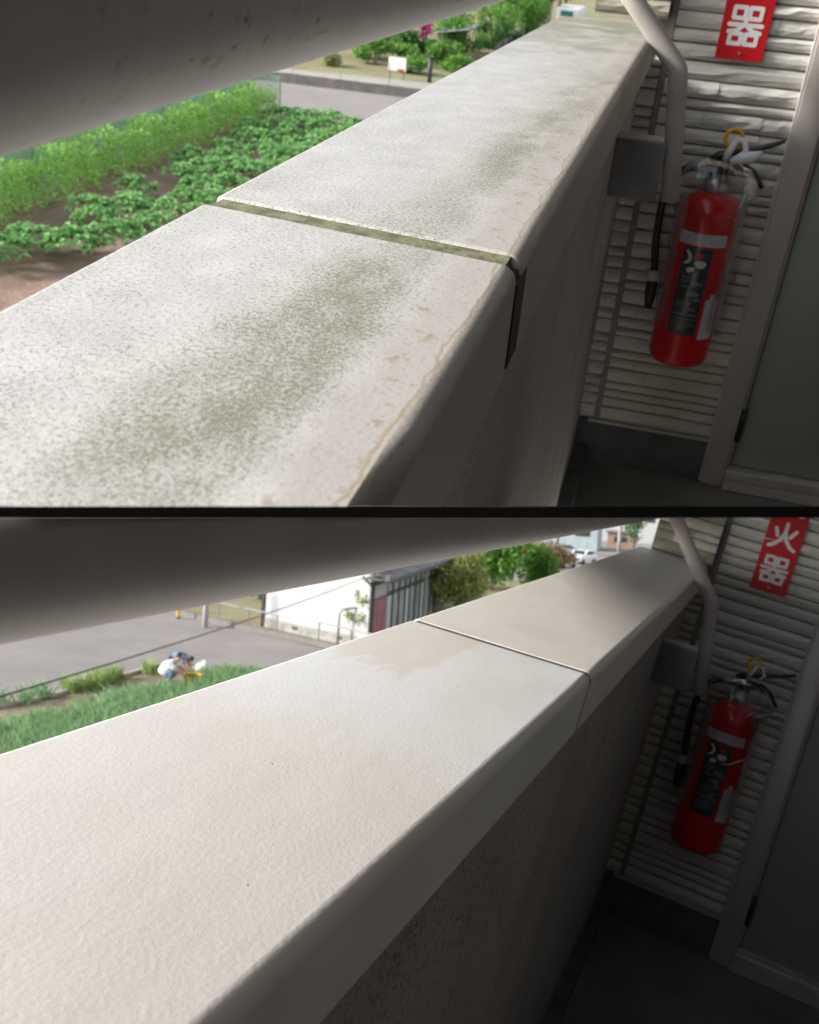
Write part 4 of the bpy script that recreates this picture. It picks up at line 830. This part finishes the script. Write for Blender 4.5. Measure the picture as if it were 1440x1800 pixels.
def crouching(loc, rz):
    t = thing('person', 'crouching person in a white shirt reaching forward towards the yellow basket', 'person', 'O', loc, rz)
    # facing +x. pelvis low, knees up and forward
    P = [(-.12, 0, .26), (.02, 0, .46), (.16, 0, .64), (.25, 0, .74), (.33, 0, .80),     # pelvis, spine, chest, neck, head base
         (.14, .19, .66), (.34, .24, .48), (.56, .16, .36),                               # left arm
         (.14, -.19, .66), (.34, -.24, .46), (.56, -.14, .34),
         (.24, .16, .38), (.06, .15, .07), (.26, .16, .04),                               # left leg: knee, ankle, toe
         (.24, -.16, .38), (.06, -.15, .07), (.26, -.16, .04)]
    E = [(0, 1), (1, 2), (2, 3), (3, 4), (2, 5), (5, 6), (6, 7), (2, 8), (8, 9), (9, 10), (0, 11), (11, 12), (12, 13), (0, 14), (14, 15), (15, 16)]
    Rr = [.17, .17, .17, .06, .055, .075, .05, .03, .075, .05, .03, .085, .05, .04, .085, .05, .04]
    body = skin_body('body', P, E, Rr, M_SKIN, t)
    part('head', MB().lathe([(.01, -.11), (.05, -.10), (.075, -.05), (.085, .0), (.08, .06), (.055, .1), (.01, .118)], 18, (.37, 0, .86)), M_SKIN, t, True)
    part('nose', MB().tube([(.445, 0, .87), (.475, 0, .835)], [.008, .014], 8), M_SKIN, t, True)
    for y in (.078, -.078): part('ear', MB().tube([(.36, y, .83), (.36, y * 1.12, .87)], .014, 8), M_SKIN, t, True)
    part('hair', MB().lathe([(.095, -.02), (.098, .03), (.088, .08), (.055, .118), (.01, .132)], 18, (.352, 0, .872)), M_HAIR, t, True)
    sh = skin_body('shirt', [(-.14, 0, .22), (-.08, 0, .40), (.05, 0, .56), (.17, 0, .69), (.15, .20, .66), (.31, .25, .50), (.15, -.20, .66), (.31, -.25, .48)], [(0, 1), (1, 2), (2, 3), (3, 4), (4, 5), (3, 6), (6, 7)], [.22, .24, .235, .15, .10, .075, .10, .075], M_SHIRT, t)
    tr = skin_body('trousers', [(-.12, 0, .20), (.24, .17, .38), (.07, .155, .11), (.24, -.17, .38), (.07, -.155, .11)], [(0, 1), (1, 2), (0, 3), (3, 4)], [.19, .11, .075, .11, .075], M_JEANS, t)
    for y, z in ((.16, .35), (-.14, .33)):                                              # hands: palm and five bent fingers each
        hnd = MB().tube([(.54, y, z + .01), (.60, y, z - .02)], [.026, .034], 10, True, .6)
        for q in range(4): yy = y + (q - 1.5) * .019; ln = (.06, .07, .066, .05)[q]; hnd.tube([(.595, yy, z - .02), (.595 + ln * .6, yy, z - .03), (.595 + ln * .8, yy, z - .03 - ln * .5)], [.0095, .0085, .006], 6)
        sgn = 1 if y < 0 else -1; hnd.tube([(.565, y + sgn * .03, z - .01), (.585, y + sgn * .05, z - .03), (.605, y + sgn * .045, z - .055)], [.011, .009, .006], 6)
        part('hand', hnd, M_SKIN, t, True)
    for y in (.16, -.16): part('shoe', MB().tube([(.02, y, .04), (.14, y, .045), (.27, y, .03)], [.05, .055, .035], 10, True, .7), M_BLACK, t, True)
    return t
def bending(loc, rz):
    t = thing('person', 'person in slate blue clothes bending low behind the crouching one', 'person', 'O', loc, rz)
    P = [(-.28, 0, .42), (-.05, 0, .52), (.22, 0, .50), (.34, 0, .47), (.42, 0, .44), (.22, .18, .47), (.30, .22, .25), (.44, .18, .10), (.22, -.18, .47), (.30, -.22, .25), (.44, -.16, .10),
         (-.08, .15, .34), (-.34, .15, .10), (-.16, .16, .04), (-.08, -.15, .34), (-.34, -.15, .10), (-.16, -.16, .04)]
    E = [(0, 1), (1, 2), (2, 3), (3, 4), (2, 5), (5, 6), (6, 7), (2, 8), (8, 9), (9, 10), (0, 11), (11, 12), (12, 13), (0, 14), (14, 15), (15, 16)]
    skin_body('body', P, E, [.14, .15, .15, .055, .05, .07, .045, .03, .07, .045, .03, .085, .05, .04, .085, .05, .04], M_SKIN, t)
    skin_body('shirt', [(-.2, 0, .46), (.0, 0, .53), (.22, 0, .51), (.22, .19, .47), (.30, .22, .27), (.22, -.19, .47), (.30, -.22, .27)], [(0, 1), (1, 2), (2, 3), (3, 4), (2, 5), (5, 6)], [.18, .19, .18, .09, .06, .09, .06], M_BLUE, t)
    skin_body('trousers', [(-.30, 0, .40), (-.06, .16, .34), (-.33, .155, .13), (-.06, -.16, .34), (-.33, -.155, .13)], [(0, 1), (1, 2), (0, 3), (3, 4)], [.17, .11, .07, .11, .07], M_JEANS, t)
    part('head', MB().lathe([(.01, -.10), (.07, -.05), (.082, .0), (.075, .06), (.01, .11)], 16, (.48, 0, .43)), M_SKIN, t, True)
    part('hair', MB().lathe([(.09, -.02), (.093, .03), (.08, .08), (.01, .12)], 16, (.475, 0, .445)), M_HAIR, t, True)
    for y in (.18, -.16):
        hnd = MB().tube([(.43, y, .11), (.47, y, .06)], [.026, .032], 10, True, .6)
        for q in range(4): yy = y + (q - 1.5) * .018; hnd.tube([(.47, yy, .06), (.50, yy, .03), (.49, yy, .01)], [.009, .008, .006], 6)
        hnd.tube([(.45, y + .03, .07), (.47, y + .045, .04)], [.01, .007], 6)
        part('hand', hnd, M_SKIN, t, True)
crouching((-15.35, 27.75, 0), R(12)); bending((-16.0, 29.6, 0), R(5))
t = thing('harvest_basket', 'round yellow basket of greens on the ground before the crouching person', 'basket', 'O', (-14.72, 28.25, 0))
part('bowl', MB().lathe([(.20, .0), (.25, .10), (.32, .22), (.34, .235), (.335, .26), (.30, .245), (.22, .08), (.02, .06)], 28), mat('yellow_basket', (.68, .36, .02), (.62, .32, .02), .5), t, True)
part('greens', leaf_cloud(70, (.18, .18, .05), .11, 77, off=(0, 0, .2)), LM_G, t)
def bagmesh():
    mb = MB(); n = 20; prof = [(.02, 0), (.24, .02), (.33, .12), (.31, .24), (.22, .34), (.10, .40), (.02, .42)]
    mb.lathe(prof, n)
    mb.v = [Vector(v) for v in mb.v]; mb.v = [v + Vector((.10 * noise.noise(v * 6), .10 * noise.noise(v * 6 + Vector((5, 0, 0))), .06 * noise.noise(v * 5 + Vector((0, 7, 0))))) for v in mb.v]
    return mb
t = thing('harvest_bag', 'crumpled white plastic bag lying on the soil by the yellow basket', 'bag', 'O', (-15.2, 29.85, 0)); part('sack', bagmesh(), mat('white_plastic_sack', (.74, .78, .76), (.66, .74, .70), .35, 5), t, True); part('knot', MB().tube([(.2, -.05, .22), (.36, -.06, .14), (.46, -.06, .05)], [.07, .06, .10], 8, True, .4), mat('white_plastic_sack', (.74, .78, .76)), t, True)

# ------------------------------------------------------------------ divider between the two sets, and trimming each set at it
# the two balconies are stacked: the upper one ends just above the divider, the lower one just below it
def cam_pt(p): q = CAM_ROT @ (p - CAM_LOC); return q
t = thing('divider_beam', 'thin black beam added to fill the gap between the upper and lower scene', 'beam', 'O')
def c2w(x, y, z): return CAM_LOC + CAM_ROT.transposed() @ Vector((x, y, z))
bm_ = MB(); D0, D1 = 4.2, 4.3; hh = .0068 * D0  # added beam, keeps the gap between the two sets black against the sky
vv = [c2w(x, y, z) for z in (D0, D1) for y in (-hh, hh) for x in (-2.6, 2.6)]
bm_.v = vv; bm_.f = [(0, 1, 3, 2), (4, 6, 7, 5), (0, 2, 6, 4), (1, 5, 7, 3), (0, 4, 5, 1), (2, 3, 7, 6)]
part('web', bm_, mat('matt_black_steel', (.003, .003, .003), None, 1, spec=0), t)
for sx_ in (-2.6, 2.6):
    e = MB().tube([c2w(sx_, 0, (D0 + D1) / 2), c2w(sx_ * 1.02, 0, (D0 + D1) / 2)], .06, 12); part('end_plate', e, M_BLACK, t)

def wmat(o): return (wmat(o.parent) if o.parent else Matrix.Identity(4)) @ o.matrix_basis
def root_set(o):
    while o.parent: o = o.parent
    return SETOF.get(o)
KA, KB = (890 - 900) / 1700, (910 - 900) / 1700
def trim_all():
    for o in [q for q in C.objects if q.type == 'MESH']:
        s = root_set(o)
        r = o
        while r.parent: r = r.parent
        if s is None or r.name.startswith('divider'): continue
        k = KA if s == 'A' else KB
        W = wmat(o); sg = 1 if s == 'A' else -1                     # A keeps cy < k cz
        big = len(o.data.vertices) > 3000 and len(o.data.vertices) / max(1, len(o.data.polygons)) > 2.9
        ds = []
        for c in o.bound_box: q = cam_pt(W @ Vector(c)); ds.append(sg * (q.y - k * q.z))
        if max(ds) <= 0: continue
        if min(ds) >= 0:
            chs = list(o.children)
            if not chs: bpy.data.objects.remove(o)
            else: o['_gone'] = 1
            continue
        me = o.data.copy() if o.data.users > 1 else o.data; o.data = me
        b = bmesh.new(); b.from_mesh(me); n_w = CAM_ROT.transposed() @ Vector((0, sg, -sg * k)); Wi = W.inverted(); co = Wi @ CAM_LOC; no = (W.to_3x3().transposed() @ n_w).normalized()
        res = bmesh.ops.bisect_plane(b, geom=b.verts[:] + b.edges[:] + b.faces[:], dist=1e-6, plane_co=co, plane_no=no, clear_outer=True)
        if not big:
            ed = [g for g in res['geom_cut'] if isinstance(g, bmesh.types.BMEdge)]
            try: bmesh.ops.edgenet_fill(b, edges=ed)
            except Exception: pass
        if not b.faces:
            b.free()
            if not o.children: bpy.data.objects.remove(o)
            else: me.clear_geometry()
            continue
        b.to_mesh(me); b.free()
    for o in [q for q in C.objects if q.get('_gone')]:
        if not [c for c in o.children]: bpy.data.objects.remove(o)
    for o in [q for q in C.objects if q.type == 'EMPTY' and not q.children]: bpy.data.objects.remove(o)
trim_all()
